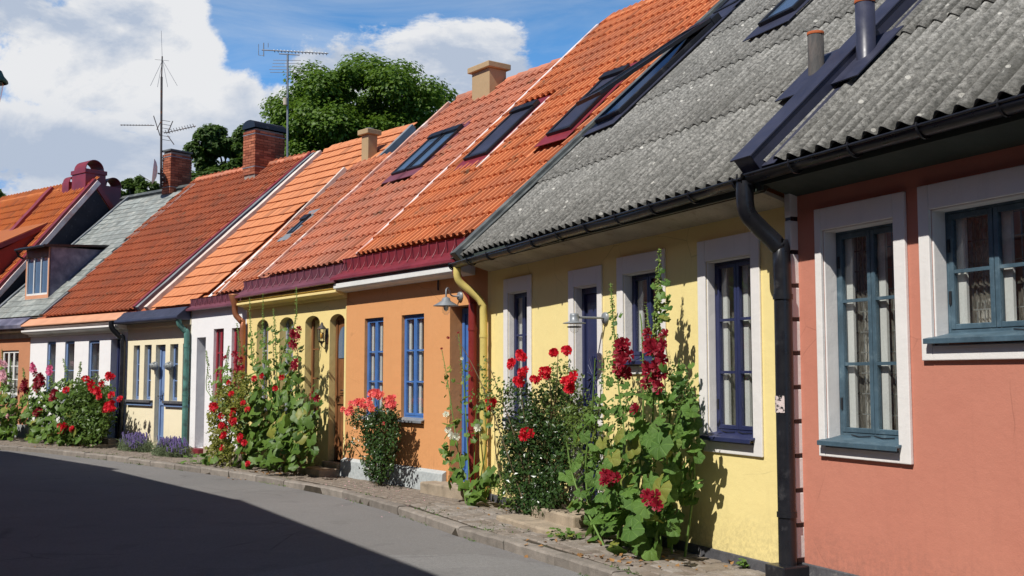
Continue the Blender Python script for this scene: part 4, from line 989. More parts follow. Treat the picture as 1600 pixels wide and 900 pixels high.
# ---------------------------------------------------------------- brown-orange house with slate roof and dormer
H = house(FAR, 'brown orange house with grey slate roof and a violet clad dormer')
g1 = (.60, 1.52, 1.08, 2.27, 0); wall(FAR, H, .0, 3.94, ZP, 2.95, [g1, (2.4, 3.2, 1.08, 2.27, 0)], M_['farorange'])
window(H, *g1[:4], -.04, M_['whitepaint'], 3, 3, sill=M_['zinc'], inner=False, curtain='full'); window(H, 2.4, 3.2, 1.08, 2.27, -.08, M_['whitepaint'], 3, 3, sill=M_['zinc'], inner=False, curtain='full')
MB().box(.0, 3.94, .001, .03, ZP, .32).build('plinth', M_['plinth_grey'], H, bevel=.008)
cornice(H, .0, 3.94, [(0, 2.58), (.05, 2.58), (.07, 2.72), (.2, 2.76), (.2, 2.80)], M_['soffit'])
q = MB(); q.prof(-.05, 3.95, [(.0, 2.80), (.30, 2.82), (.32, 2.92), (.05, 3.12), (.0, 3.12)]); q.build('gutter', M_['purple'], H, bevel=.01)
GE, GZ = .0, 3.14
ro = roof_base(H, FAR, GE, GZ, -.95, 2.86, 5.8, mat=M_['lead'])
def slates(ro, i, u0, u1, vlen, sw, expo, mat, region, limit=300):
    me = MB().box(-sw / 2 + .004, sw / 2 - .004, 0, expo + .05, 0, .008).mesh('slate', mat); mw = FR[i].M @ ro.matrix_basis; sp_ = []
    for r in range(int(vlen / expo)):
        for c in range(int((u1 - u0) / sw)):
            u, v = u0 + (c + (.5 if r % 2 else 0.) + .5) * sw, r * expo
            if region(u, v): sp_.append(((mw @ Vector((-u, v, 0)) - C0).length, u, v))
    sp_.sort(); rest = MB()
    for k, (dd, u, v) in enumerate(sp_):
        if k < limit:
            o = bpy.data.objects.new('slate', me); COL.objects.link(o); o.parent = ro; o.location = (-u, v, .014); o.rotation_euler = (-.04, 0, uni(-.01, .01))
        else:
            q = MB().box(-sw / 2 + .004 - u, sw / 2 - .004 - u, v, v + expo + .05, .0, .012); rest.add([(a, b, c_ + (.02 if b < v + .01 else 0)) for a, b, c_ in q.v], q.f)
    if rest.v: rest.build('slate', mat, ro, kind='stuff')
slates(ro, FAR, -.55, 2.5, 5.7, .21, .24, M_['slate'], lambda u, v: u > -.5 - .07 * v)
strip(ro, -.52, 0, 5.8, .16, -.03, .05, M_['lead'], u2=-.92); strip(ro, -.62, 0, 5.8, .05, -.1, .06, M_['zinc'], u2=-1.0)
strip(ro, 2.45, 0, 5.8, .09, -.02, .06, M_['zinc'])
MB().box(-2.86, .95, 5.72, 5.86, -.06, .05).build('ridge_cap', M_['lead'], ro)
# dormer
du0 = hz(FAR, 76, 440, -.55)[0]; du1 = hz(FAR, 40, 440, -.55)[0]
zb_ = GZ + .55 * math.tan(R(43)); ztop = hz(FAR, 58, 388, -.55)[1]
dlen = .55 + (ztop - GZ) / math.tan(R(43)) - .5
zr = ztop + .02; back = -(zr - GZ + .12) / math.tan(R(43)) - .2
q = MB(); q.add([(du0, -.56, zb_ - .08), (du0, -.56, ztop), (du0, back, ztop + .05)], [(0, 1, 2)]); q.add([(du1, -.56, zb_ - .08), (du1, -.56, ztop), (du1, back, ztop + .05)], [(0, 2, 1)])
dm = q.build('dormer', M_['purple'], H)
dm2 = (du0 + .04, du1 - .04)
fm = MB(); za_, zb2 = zb_ + .12, ztop - .26
fm.box(du0, du0 + .06, -.60, -.545, zb_ - .1, ztop); fm.box(du1 - .06, du1, -.60, -.545, zb_ - .1, ztop); fm.box(du0 + .06, du1 - .06, -.60, -.546, zb_ - .1, za_); fm.build('dormer_front', M_['peach'], dm, bevel=.005)
MB().box(du0 + .06, du1 - .06, -.60, -.55, zb2, ztop).build('dormer_fascia', M_['woodbrown'], dm)
wq = MB(); W_ = du1 - du0 - .12
for k in range(4): x = du0 + .06 + W_ * k / 3; wq.box(x - (.015 if k else 0), x + (.02 if k < 3 else 0), -.585, -.552, za_, zb2)
wq.box(du0 + .06, du1 - .06, -.584, -.553, za_, za_ + .05); wq.build('dormer_window', M_['whitepaint'], dm)
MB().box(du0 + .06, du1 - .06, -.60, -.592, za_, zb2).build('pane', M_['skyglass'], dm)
q = MB(); c0_ = du0 - .12; q.add([(c0_, -.38, ztop - .02), (du1 + .15, -.38, ztop - .02), (du1 + .15, back - .25, ztop + .16), (c0_, back - .25, ztop + .16)] + [(c0_, -.38, ztop + .04), (du1 + .15, -.38, ztop + .04), (du1 + .15, back - .25, ztop + .22), (c0_, back - .25, ztop + .22)],
      [(3, 2, 1, 0), (4, 5, 6, 7), (0, 1, 5, 4), (1, 2, 6, 5), (2, 3, 7, 6), (3, 0, 4, 7)]); q.build('dormer_roof', M_['black'], dm)
q = MB(); q.tube([(c0_ - .02, -.33, ztop + .0), (du1 + .2, -.33, ztop - .02)], .035, 8); q.tube([(du1 + .15, -.33, ztop - .02), (du1 + .15, -.40, ztop - .18), (du1 + .12, -.52, ztop - .24)], .03, 8); q.build('dormer_gutter', M_['black'], dm)
u, oo, z = roofw(FAR, GE, GZ, 276, 292); zt = hz(FAR, 276, 240, oo)[1]
brick_chimney(H, FAR, u, oo, z - .8, z - .25, zt, .42, .72, 'red brick chimney with pigeon on it' if False else 'red brick chimney carrying the mast')
CH2 = (u, oo, z, zt)

# ---------------------------------------------------------------- far house with red copings
H = empty('terraced_house', FR[FAR].a, FR[FAR].rz); tag(H, 'farthest house at left, orange tiled roof edged with dark red copings', 'house', 'low terraced houses along the street')
pu = 2.9
pA = hz(FAR, 0, 452, 0)  # measured on the gable plane below
def gpl(x, y, u=pu):
    f = FR[FAR]; r = ray(x, y); pp = f.w(u, 0, 0); tt = (pp - C0).dot(f.t) / r.dot(f.t); q = f.Mi @ (C0 + r * tt); return q.y, q.z
A0, A1, A2 = gpl(0, 455), gpl(150, 287), gpl(215, 304)
sl_ = (A1[1] - A0[1]) / (A1[0] - A0[0]) if abs(A1[0] - A0[0]) > .01 else -1
pf = math.degrees(math.atan(abs(sl_))); oe_f = .2; ez_f = A0[1] + (A0[0] - oe_f) * math.tan(R(pf)) if True else 0
ez_f = A0[1] - abs(oe_f - A0[0]) * math.tan(R(pf)); vl_f = math.hypot(A1[0] - oe_f, A1[1] - ez_f)
rear_ = (A2[1] - A1[1]) / (A2[0] - A1[0]) if abs(A2[0] - A1[0]) > .05 else 1
print('FAR ROOF', A0, A1, A2, pf, ez_f, vl_f)
m = MB(); bk = A1[0] - 4.5; m.prof(pu + .02, pu + .2, [(oe_f - .2, 2.6), (oe_f - .2, ez_f), (A1[0], A1[1] - .08), (bk, A1[1] - .1 - 4.5 * abs(math.tan(R(pf)))), (bk, 2.0)]); m.build('gable_wall', M_['tarwall'], H)
wall(FAR, H, pu + 1.05, pu + 9, ZP, ez_f, [(pu + 2, pu + 3, 1.1, 2.3, 0), (pu + 5, pu + 6, 1.1, 2.3, 0)], M_['redp'])
for a in (pu + 2, pu + 5): window(H, a, a + 1, 1.1, 2.3, -.1, M_['whitepaint'], 2, 2, inner=False, curtain='full')
ro = roof_base(H, FAR, oe_f, ez_f, pu + .02, pu + 9, vl_f, pitch=pf, mat=M_['t_fr'])
ro.matrix_basis = Matrix(((-1, 0, 0, 0), (0, -math.cos(R(pf)), math.sin(R(pf)), oe_f), (0, math.sin(R(pf)), math.cos(R(pf)), ez_f), (0, 0, 0, 1)))
tiles(ro, FAR, pu + .15, pu + 6.5, vl_f - .05, .2, .33, 'pan', M_['t_fr'], lambda u, v: v > 1.0, limit=300)
ridge(ro, pu + .1, pu + 8, vl_f, M_['t_fr'])
strip(ro, pu + .06, -.1, vl_f + .1, .16, -.12, .14, M_['maroon'], 'coping'); strip(ro, pu - .03, -.1, vl_f + .1, .03, -.10, .05, M_['whitestrip'], 'coping_edge')
cu = pu + 2.6; strip(ro, cu, 3.0, vl_f + .1, .22, -.05, .16, M_['maroon'], 'coping')
q = MB(); q.prof(pu - .03, pu + .15, [(A1[0], A1[1] + .1), (A1[0] - 4, A1[1] + .1 - 4 * math.tan(R(pf))), (A1[0] - 4, A1[1] - .12 - 4 * math.tan(R(pf))), (A1[0], A1[1] - .12)]); q.build('rear_coping', M_['maroon'], H)
# red wedge dormer
f0 = hz(FAR, 66, 350, -1.5)
q = MB(); ua_, ub_ = pu + .75, pu + 4.5
rl = lambda v: (oe_f - v * math.cos(R(pf)), ez_f + v * math.sin(R(pf)))
o1, z1_ = rl(1.3); o2, z2_ = rl(vl_f * .66)
q.prof(ua_, ub_, [(o1, z1_ - .1), (o1, z1_ + 1.02), (o2, z2_ + .05), (o2, z2_ - .1)]); dd_ = q.build('dormer', M_['redp'], H)
q = MB(); q.prof(ua_ - .1, ub_, [(o1 + .2, z1_ + 1.0), (o1 + .2, z1_ + 1.14), (o2 - .1, z2_ + .2), (o2 - .1, z2_ + .06)]); q.build('dormer_roof', M_['maroon'], dd_)
q = MB(); q.prof(ua_ - .05, ub_, [(o1 + .16, z1_ + 1.15), (o2 - .1, z2_ + .21), (o2 - .1, z2_ + .24), (o1 + .16, z1_ + 1.18)]); q.build('dormer_tiles', M_['t_fr'], dd_)
# red metal chimney block with barrel cowls
co = A1[0] + .15; un, ztc = hz(FAR, 134, 263, co); zbc = A1[1] - .9
def barrel(u0_, u1_, o0_, z, rr, par, mat):
    """half round cowl, open at both ends, axis along the ridge"""
    q = MB(); K = 12; vs = []
    for x in (u0_, u1_):
        for r_ in (rr, rr - .02):
            for k in range(K + 1): a = math.pi * k / K; vs.append((x, o0_ - math.cos(a) * r_, z + math.sin(a) * r_ * 1.05))
    n = K + 1; fs = []
    for k in range(K): fs += [(k, k + 1, 2 * n + k + 1, 2 * n + k), (n + k + 1, n + k, 3 * n + k, 3 * n + k + 1), (k + 1, k, n + k, n + k + 1), (2 * n + k, 2 * n + k + 1, 3 * n + k + 1, 3 * n + k)]
    q.add(vs, fs); return q.build('barrel_cowl', mat, par)
q = MB(); q.box(un, un + .80, co - .68, co, zbc, ztc - .13); ch = q.build('chimney', M_['maroon'], H, bevel=.01); ch['label'] = 'dark red sheet clad chimney with barrel cowls'
MB().box(un - .03, un + .83, co - .71, co + .03, ztc - .129, ztc).build('chimney_collar', M_['maroon'], ch, bevel=.008)
barrel(un + .06, un + .74, co - .34, ztc, .31, ch, M_['maroon'])
q = MB(); q.box(un + .95, un + 1.35, co - .45, co + .02, zbc, ztc - .30); q.build('chimney_annex', M_['maroon'], ch, bevel=.01); barrel(un + .95, un + 1.35, co - .2, ztc - .30, .19, ch, M_['maroon'])
q = MB(); q.box(un + .1, un + .62, co - 1.28, co - .73, zbc - .5, ztc - .42); q.build('chimney_annex', M_['maroon'], ch, bevel=.01); barrel(un + .06, un + .66, co - 1.0, ztc - .42, .27, ch, M_['redpipe'])

# ================================================================== HOUSES ACROSS THE STREET (behind and left of the viewer; they shade the road)
oppm = [plaster('opposite_plaster_a', (.22, .10, .06), None, False), M_['brick'], plaster('opposite_plaster_b', (.26, .19, .12), None, False)]
olab = ['tall russet house across the street at the far left', 'tall brick house across the street left of the tan one', 'tall tan plastered house across the street', 'tall russet house across the street near the viewer', 'tall brick house right behind the viewer', 'tall tan house behind the viewer at the street end', 'tall russet house farthest behind the viewer']
for k, (a, b) in enumerate(zip(OPP, OPP[1:])):
    A = Vector((*a, 0)); Bv = Vector((*b, 0)); tt = (Bv - A); L = tt.length; tt.normalize(); n = Vector((-tt.y, tt.x, 0)); rz = math.atan2(tt.y, tt.x)
    h = empty('townhouse', A - n * .3, rz); tag(h, olab[k], 'house', 'two storey houses across the street')
    cnt = max(2, int(L / 2.2)); ops = []
    for q in range(cnt):
        u = (q + .5) * L / cnt
        for z in (.9, 3.7): ops.append((u - .45, u + .45, z, z + 1.5, 0))
    wall(0, h, 0, L, ZP, 5.8, ops, oppm[k % 3], depth=7)
    for o_ in ops:
        f = MB().box(o_[0], o_[0] + .08, -.14, -.08, o_[2], o_[3]).box(o_[1] - .08, o_[1], -.14, -.08, o_[2], o_[3]).box(o_[0] + .081, o_[1] - .081, -.139, -.081, o_[2], o_[2] + .08).box(o_[0] + .081, o_[1] - .081, -.139, -.081, o_[3] - .08, o_[3]).box((o_[0] + o_[1]) / 2 - .03, (o_[0] + o_[1]) / 2 + .03, -.138, -.082, o_[2] + .081, o_[3] - .081).build('window', M_['whitepaint'], h)
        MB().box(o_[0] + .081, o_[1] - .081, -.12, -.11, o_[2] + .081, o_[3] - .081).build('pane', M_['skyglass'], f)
    hh = 6. + (.16 if k == 2 else 0) - (.05 if k == 3 else 0) + (.1 if k == 1 else 0)
    MB().prof(-.02, L + .02, [(.30, hh), (.30, hh - .12), (-.05, 5.78), (-3.6, 5.78), (-7.3, 5.78), (-7.3, hh - .12), (-3.4, hh + 2.6)]).build('roof', M_['t_w1'], h)
# green capped street lamp on a bracket, at the left edge of the view
def at(x, y, d):
    r = ray(x, y); return C0 + r * (d / r.y)
lp = at(-14, 118, 7.6)
h = empty('street_lamp', (lp.x, lp.y, lp.z)); tag(h, 'green copper hat of a street lamp poking in at the left edge', 'street lamp')
MB().lathe((0, 0, 0), [(.003, .10), (.03, .085), (.035, .05), (.07, .035), (.085, .0), (.11, -.03), (.115, -.045), (.10, -.05)], 20).build('lamp_hat', M_['verdigris'], h)
MB().lathe((0, 0, 0), [(.085, -.05), (.07, -.16), (.055, -.22), (.002, -.23)], 16).build('lamp_globe', M_['glass'], h)
MB().tube([(0, 0, .09), (-.05, 0, .25), (-.4, -.1, .32), (-2.2, -1.0, .3)], .02, 8).build('bracket', M_['iron'], h)

# ================================================================== PLANTS
def rot_to(nrm, spin):
    q = Vector(nrm).normalized().to_track_quat('Z', 'Y'); return q @ Euler((0, 0, spin)).to_quaternion()
def holly_leaf(seed, mat):
    rs = random.Random(seed); n = 21; lob = rs.choice((5, 5, 7)); vs = [(0, .0, .0)]; ph = rs.random() * .3
    for ring, rr in ((0, .5), (1, 1.)):
        for k in range(n):
            a = -math.pi / 2 + .32 + (2 * math.pi - .64) * k / (n - 1)
            lb = 1 - .22 * (1 - abs(math.cos(a * lob / 2 + ph))) - .04 * rs.random()
            r = rr * lb * (1 if ring else .95); z = -.10 * rr * rr * (1 + .8 * math.cos(a * lob / 2 + ph)) + (.10 if ring == 0 else 0) + rs.uniform(-.035, .035) * rr
            vs.append((r * math.cos(a), r * math.sin(a) * 1.02, z))
    fs = [(0, 1 + k, 2 + k) for k in range(n - 1)] + [(1 + k, 1 + n + k, 2 + n + k, 2 + k) for k in range(n - 1)]
    return MB().add(vs, fs, True).mesh('leaf', mat)
HL = [holly_leaf(s_, L_['holly']) for s_ in range(7)]; HLD = [holly_leaf(s_ + 20, L_['hollyd']) for s_ in range(6)]
def leaf_t(kind):
    if kind == 'rose': return [(0, 0, 0), (.30, .35, .08), (.0, 1, -.05), (-.30, .35, .08), (0, .45, -.03)], [(0, 1, 4), (1, 2, 4), (2, 3, 4), (3, 0, 4)]
    if kind == 'tree': return [(0, 0, 0), (.5, .45, .1), (.2, .6, 0), (.0, 1, -.1), (-.2, .6, 0), (-.5, .45, .1)], [(0, 1, 2), (0, 2, 3), (0, 3, 4), (0, 4, 5)]
def ruffled(seed, mat, layers, n, name='flower'):
    rs = random.Random(seed); vs = []; fs = []
    for L_i, (r0, r1, z0, z1) in enumerate(layers):
        off = rs.random() * 6; b = len(vs)
        for k in range(n):
            a = off + 2 * math.pi * k / n
            for r, z, w in ((r0, z0, .25), (r1 * .7, (z0 + z1) / 2, .75 * r1), (r1, z1, .55 * r1)):
                ww = w * 3.4 / n; jz = rs.uniform(-.1, .1)
                for sgn in (-1, 1): vs.append((r * math.cos(a + sgn * ww), r * math.sin(a + sgn * ww), z + jz + .06 * sgn))
            q = b + k * 6; fs += [(q, q + 1, q + 3, q + 2), (q + 2, q + 3, q + 5, q + 4)]
    return MB().add(vs, fs, True).mesh(name, mat)
def hfl(mat, s): return [ruffled(s + k, mat, [(.08, 1., 0, .35), (.05, .7, .1, .5), (.03, .4, .2, .6)], 6) for k in range(3)]
def rfl(mat, s): return [ruffled(s + k, mat, [(.1, 1., 0, .15), (.1, .85, .1, .5), (.08, .6, .2, .75), (.05, .35, .3, .9)], 6) for k in range(3)]
FL = {'dred': hfl(L_['dred'], 1), 'hpink': hfl(L_['pink'], 5), 'palepink': hfl(L_['palepink'], 9), 'white': hfl(L_['whitef'], 13), 'red': rfl(L_['red'], 20), 'coral': rfl(L_['coral'], 30), 'rpink': rfl(L_['pink'], 40), 'hred': hfl(L_['red'], 50)}
def put(me, name, root, p, q, s):
    o = bpy.data.objects.new(name, me); COL.objects.link(o); o.parent = root
    o.location = Vector(p) - root.location; o.rotation_mode = 'QUATERNION'; o.rotation_quaternion = q; o.scale = (s, s, s); return o
def wxy(i, x, y, o_):
    f = FR[i]; r = ray(x, y); tt = ((f.a + f.n * o_) - C0).dot(f.n) / r.dot(f.n); return C0 + r * tt
def gauss2():
    while True:
        a, b = uni(-1, 1), uni(-1, 1)
        if a * a + b * b < 1: return a, b
def plant(name, label, cat, i, base, group=None):
    b = wxy(i, base[0], base[1], base[2]); root = empty(name, (b.x, b.y, 0)); tag(root, label, cat, group); return root
def big_leaves(root, i, blobs, meshes, lim=300):
    cnt = 0; ext = MB()
    for (cx, cy, rx, ry, n, s0, s1, o0, o1) in blobs:
        for _ in range(n):
            a, b = gauss2(); o_ = uni(o0, o1); p = wxy(i, cx + a * rx, cy + b * ry, o_)
            if p.z < .03: p.z = uni(.03, .2)
            nr = (S3 * uni(.4, .9) + FR[i].n * uni(.1, .8) + Vector((0, 0, uni(0, .5))) + Vector((uni(-.9, .9), uni(-.9, .9), uni(-.6, .5)))).normalized()
            q = rot_to(nr, uni(-1., 1.) + math.pi); s = uni(s0, s1) * .46
            me = random.choice(meshes)
            if cnt < lim: put(me, 'leaf', root, p, q, s)
            else:
                ext.add([q @ (v.co * s) + p - root.location for v in me.vertices], [tuple(f.vertices) for f in me.polygons], True)
            cnt += 1
    if ext.v: ext.build('leaf', meshes[0].materials[0], root, kind='stuff')
def small_leaves(root, i, blobs, mat, tmpl='rose', name='foliage', clump=.10):
    tv, tf = leaf_t(tmpl); m = MB()
    for (cx, cy, rx, ry, n, s0, s1, o0, o1) in blobs:
        k = 0; n = int(n * 2.1)
        while k < n:
            a, b = gauss2(); p0 = wxy(i, cx + a * rx, cy + b * ry, uni(o0, o1)); d0 = Vector((uni(-1, 1), uni(-1, 1), uni(-.6, 1))).normalized()
            for _ in range(random.randint(4, 9)):
                p = p0 + Vector((uni(-1, 1), uni(-1, 1), uni(-1, 1))) * clump * .6
                if p.z < .02: continue
                nr = (S3 * uni(-.1, .7) + FR[i].n * uni(-.2, .6) + Vector((uni(-1, 1), uni(-1, 1), uni(-.3, 1))) * .8)
                if nr.length < .05: continue
                q = rot_to(nr, uni(0, 6.28)); s = uni(s0, s1) * 1.12
                m.add([q @ (Vector(v) * s) + p - root.location for v in tv], tf); k += 1
    return m.build(name, mat, root, kind='stuff')
def stems(root, i, lines, r, mat, name='stem', r2=.4):
    for (pts, o0, o1) in lines:
        n = len(pts); ps = [wxy(i, x, y, o0 + (o1 - o0) * k / (n - 1)) for k, (x, y) in enumerate(pts)]
        ps[0].z = min(ps[0].z, .0); ps = smoothpath(ps, 4)
        MB().tube([p - root.location for p in ps], r, 6, r2=r * r2).build(name, mat, root)
def spires(root, i, lines, o_, n, s, leaves=None, mat='bud'):
    """buds and small bracts up the spires"""
    m = MB(); tv, tf = leaf_t('rose')
    for pts in lines:
        for k in range(n):
            t_ = (k + rnd() * .6) / n; seg = t_ * (len(pts) - 1); j = min(int(seg), len(pts) - 2); f = seg - j
            x = pts[j][0] + (pts[j + 1][0] - pts[j][0]) * f; y = pts[j][1] + (pts[j + 1][1] - pts[j][1]) * f
            p = wxy(i, x, y, o_); sc = s * (1.25 - .7 * t_)
            for _ in range(3):
                a = uni(0, 6.28); dv = Vector((math.cos(a), math.sin(a), uni(.1, .6))) * sc * 1.3
                q = MB().ball(tuple(p + dv - root.location), sc * uni(.38, .62), 6, 4); m.add(q.v, q.f, True)
                if rnd() < .55:
                    qq = rot_to(dv + Vector((0, 0, .01)), uni(0, 6)); ss = sc * uni(1.2, 2.2); m.add([qq @ (Vector(v) * ss) + p + dv - root.location for v in tv], tf)
    m.build('bud', L_[mat], root, kind='stuff')
def flowers(root, i, lst, kind, r, o_, name='flower', jit=.0):
    for f in lst:
        x, y = f[0], f[1]; rr = r * (f[2] if len(f) > 2 else 1) * uni(.85, 1.15); p = wxy(i, x + uni(-jit, jit), y + uni(-jit, jit), o_ + uni(-.05, .08))
        nr = FR[i].n * uni(.4, 1) + Vector((uni(-.5, .5) + .1, uni(-.6, .2) - .4, uni(-.1, .6)))
        put(random.choice(FL[kind]), name, root, p, rot_to(nr, uni(0, 6)), rr)
def cloud(cx, cy, rx, ry, n): return [(cx + gauss2()[0] * rx, cy + gauss2()[0] * ry) for _ in range(n)]

# big near hollyhock with dark crimson flowers
g = plant('hollyhock', 'tall hollyhock with dark crimson flowers and big lobed leaves before the pale yellow house', 'hollyhock', YEL, (1010, 868, .3), 'plants growing against the facades')
stems(g, YEL, [([(1012, 872), (1018, 700), (1024, 560), (1030, 388)], .30, .34), ([(965, 866), (978, 720), (966, 600), (954, 442)], .40, .36), ([(990, 866), (1005, 640), (1003, 520), (1000, 490)], .34, .34),
     ([(1050, 868), (1046, 660), (1062, 560)], .2, .25), ([(930, 862), (915, 740), (925, 640), (930, 560)], .45, .5), ([(1030, 870), (1040, 740), (1028, 620), (1010, 480)], .3, .3), ([(950, 866), (900, 760), (885, 690)], .5, .55), ([(1070, 868), (1085, 740), (1075, 640)], .18, .18)], .013, L_['stem'])
big_leaves(g, YEL, [(1000, 735, 64, 70, 66, .16, .30, .15, .65), (985, 815, 70, 52, 66, .15, .28, .15, .7), (1035, 650, 48, 50, 40, .10, .20, .15, .5), (925, 700, 32, 55, 26, .10, .17, .3, .6), (1072, 700, 22, 90, 34, .12, .20, .10, .35), (960, 640, 35, 45, 22, .09, .14, .25, .5), (905, 760, 25, 35, 16, .12, .2, .35, .6), (1075, 590, 16, 30, 8, .06, .10, .15, .3), (1033, 490, 12, 75, 34, .05, .12, .3, .38), (1040, 600, 28, 30, 22, .07, .14, .2, .5), (962, 520, 12, 60, 14, .04, .08, .3, .38)], HL)
small_leaves(g, YEL, [(990, 760, 80, 95, 500, .03, .06, .1, .5), (960, 600, 30, 60, 120, .02, .05, .2, .5), (1045, 610, 40, 40, 160, .02, .05, .2, .4)], L_['holly'], name='young_leaves')
spires(g, YEL, [[(1025, 560), (1030, 388)], [(1024, 560), (1031, 430)]], .34, 46, .023); spires(g, YEL, [[(967, 600), (954, 442)]], .36, 42, .020); spires(g, YEL, [[(1003, 620), (1003, 500)], [(1060, 640), (1062, 560)], [(925, 680), (930, 590)], [(1014, 520), (1008, 470)]], .35, 12, .012)
flowers(g, YEL, cloud(974, 560, 14, 29, 14) + cloud(1024, 558, 16, 40, 19) + [(993, 640), (1030, 605), (1010, 600)], 'dred', .062, .42)
flowers(g, YEL, cloud(951, 745, 13, 14, 9) + cloud(1018, 780, 12, 11, 6), 'dred', .055, .74)
# climbing scarlet rose at the blue door
g = plant('climbing_rose', 'climbing rose with scarlet flowers and dark foliage left of the dark blue door', 'rose bush', YEL, (830, 800, .25), 'plants growing against the facades')
cn = [([(830, 805), (815, 720), (790, 640), (760, 560)], .3, .5), ([(832, 805), (850, 700), (868, 620), (872, 550)], .25, .3), ([(828, 805), (825, 700), (815, 620), (812, 560)], .3, .35), ([(826, 805), (790, 700), (748, 590), (712, 525)], .35, .6), ([(835, 805), (880, 700), (893, 610)], .25, .25), ([(838, 805), (905, 740), (932, 660), (940, 600)], .3, .4), ([(824, 805), (780, 740), (772, 640)], .35, .45), ([(836, 805), (850, 760), (862, 640), (855, 580)], .2, .3)]
stems(g, YEL, cn, .010, L_['cane'], 'cane')
small_leaves(g, YEL, [(835, 720, 52, 82, 1900, .035, .06, .02, .42), (870, 650, 36, 56, 650, .03, .05, .02, .3), (810, 650, 34, 55, 520, .03, .05, .1, .42), (840, 780, 42, 24, 420, .035, .06, .05, .45)], L_['rose'])
small_leaves(g, YEL, [(770, 600, 26, 50, 90, .035, .05, .4, .55), (878, 620, 32, 55, 420, .025, .045, .1, .3), (915, 680, 34, 60, 330, .03, .05, .25, .45), (745, 600, 22, 40, 40, .035, .05, .45, .6), (790, 770, 20, 30, 120, .03, .05, .2, .45)], L_['rosel'], name='light_foliage')
flowers(g, YEL, cloud(770, 632, 7, 9, 8) + cloud(817, 556, 8, 5, 7) + cloud(799, 568, 5, 7, 4) + cloud(816, 583, 9, 5, 4) + cloud(849, 582, 9, 6, 6) + cloud(838, 592, 6, 4, 3) + cloud(825, 678, 8, 6, 6) + cloud(891, 598, 10, 11, 9) + cloud(862, 549, 5, 4, 3) + cloud(882, 547, 6, 3, 4) + cloud(809, 598, 4, 5, 3), 'red', .052, .42)
# pale hollyhock by the red and yellow downpipes
g = plant('hollyhock', 'sparse pale green hollyhock with a few white blossoms at the bright blue door', 'hollyhock', ORA, (735, 778, .5), 'plants growing against the facades')
stems(g, ORA, [([(728, 780), (712, 680), (700, 600), (690, 545)], .5, .5), ([(735, 780), (728, 650), (722, 570), (716, 520)], .45, .45), ([(742, 780), (760, 690), (752, 620)], .5, .5), ([(738, 780), (742, 700), (744, 640)], .4, .4)], .010, L_['stem'])
big_leaves(g, ORA, [(710, 690, 22, 45, 30, .08, .16, .35, .55), (735, 748, 38, 26, 26, .12, .24, .35, .6), (700, 618, 10, 45, 16, .05, .09, .45, .55), (725, 620, 12, 50, 16, .05, .09, .4, .5), (752, 665, 18, 40, 18, .07, .12, .4, .55), (742, 772, 16, 10, 5, .18, .28, .5, .6)], HLD)
spires(g, ORA, [[(700, 610), (690, 545)], [(722, 590), (716, 520)], [(756, 640), (752, 600)]], .48, 14, .011)
flowers(g, ORA, [(697, 648), (700, 672), (706, 680), (713, 682), (747, 668), (722, 560, .5)], 'white', .05, .55)
flowers(g, ORA, [(690, 545, .5), (700, 528, .6), (716, 520, .5)], 'dred', .035, .5)
# coral rose before the orange house
g = plant('rose_bush', 'coral pink rose bush with glossy dark leaves before the orange house', 'rose bush', ORA, (592, 752, .3), 'plants growing against the facades')
stems(g, ORA, [([(592, 755), (585, 700), (575, 650), (550, 640)], .3, .4), ([(594, 755), (600, 690), (590, 640), (585, 610)], .3, .35), ([(596, 755), (612, 690), (612, 630)], .25, .3), ([(590, 755), (570, 720), (548, 690)], .35, .45)], .010, L_['cane'], 'cane')
small_leaves(g, ORA, [(595, 680, 26, 40, 1100, .035, .06, .1, .5), (590, 725, 22, 24, 420, .035, .06, .1, .5), (562, 655, 16, 18, 180, .03, .05, .3, .5), (608, 650, 14, 22, 200, .03, .05, .2, .4), (552, 690, 10, 18, 40, .03, .05, .4, .5)], L_['rose'])
flowers(g, ORA, cloud(546, 641, 7, 6, 7) + cloud(570, 632, 12, 8, 12) + cloud(554, 628, 6, 4, 4) + cloud(590, 617, 9, 6, 8) + cloud(608, 628, 9, 7, 9) + cloud(582, 614, 5, 4, 3) + [(600, 662, .6), (536, 640, .8)], 'coral', .055, .42)
# the great hollyhock at the ochre house
g = plant('hollyhock', 'huge leafy hollyhock with tall thin spires covering the ochre house corner', 'hollyhock', ARC, (430, 740, .55), 'plants growing against the facades')
SPI = [[(440, 560), (462, 500), (463, 448)], [(398, 580), (392, 520), (390, 465)], [(415, 570), (411, 520), (411, 458)], [(432, 580), (430, 520), (427, 482)], [(376, 580), (374, 540), (370, 505)], [(352, 600), (355, 560), (358, 540)], [(330, 620), (325, 570), (322, 548)]]
stems(g, ARC, [([(430, 742), (435, 640)] + s_, .55, .5) for s_ in SPI], .012, L_['stem'])
big_leaves(g, ARC, [(430, 660, 62, 50, 130, .18, .36, .2, .9), (425, 595, 48, 32, 60, .13, .24, .3, .7), (395, 700, 62, 34, 50, .18, .32, .4, 1.0), (465, 690, 30, 48, 30, .16, .30, .2, .8), (360, 660, 25, 50, 24, .10, .18, .5, .9), (318, 722, 18, 12, 6, .15, .25, .8, 1.1)], HLD)
big_leaves(g, ARC, [(425, 545, 48, 34, 95, .07, .13, .35, .6), (350, 610, 22, 40, 50, .08, .13, .5, .8)], HLD, lim=0)
big_leaves(g, ARC, [(430, 640, 74, 66, 220, .07, .15, .2, .8), (462, 540, 14, 30, 22, .07, .12, .45, .5), (440, 700, 55, 35, 120, .10, .2, .3, .9)], HLD, lim=0)
spires(g, ARC, SPI, .5, 34, .020)
flowers(g, ARC, cloud(461, 530, 7, 16, 9) + cloud(457, 570, 8, 6, 4) + cloud(372, 570, 8, 18, 12) + [(352, 560), (495, 622), (490, 618)], 'dred', .065, .62)
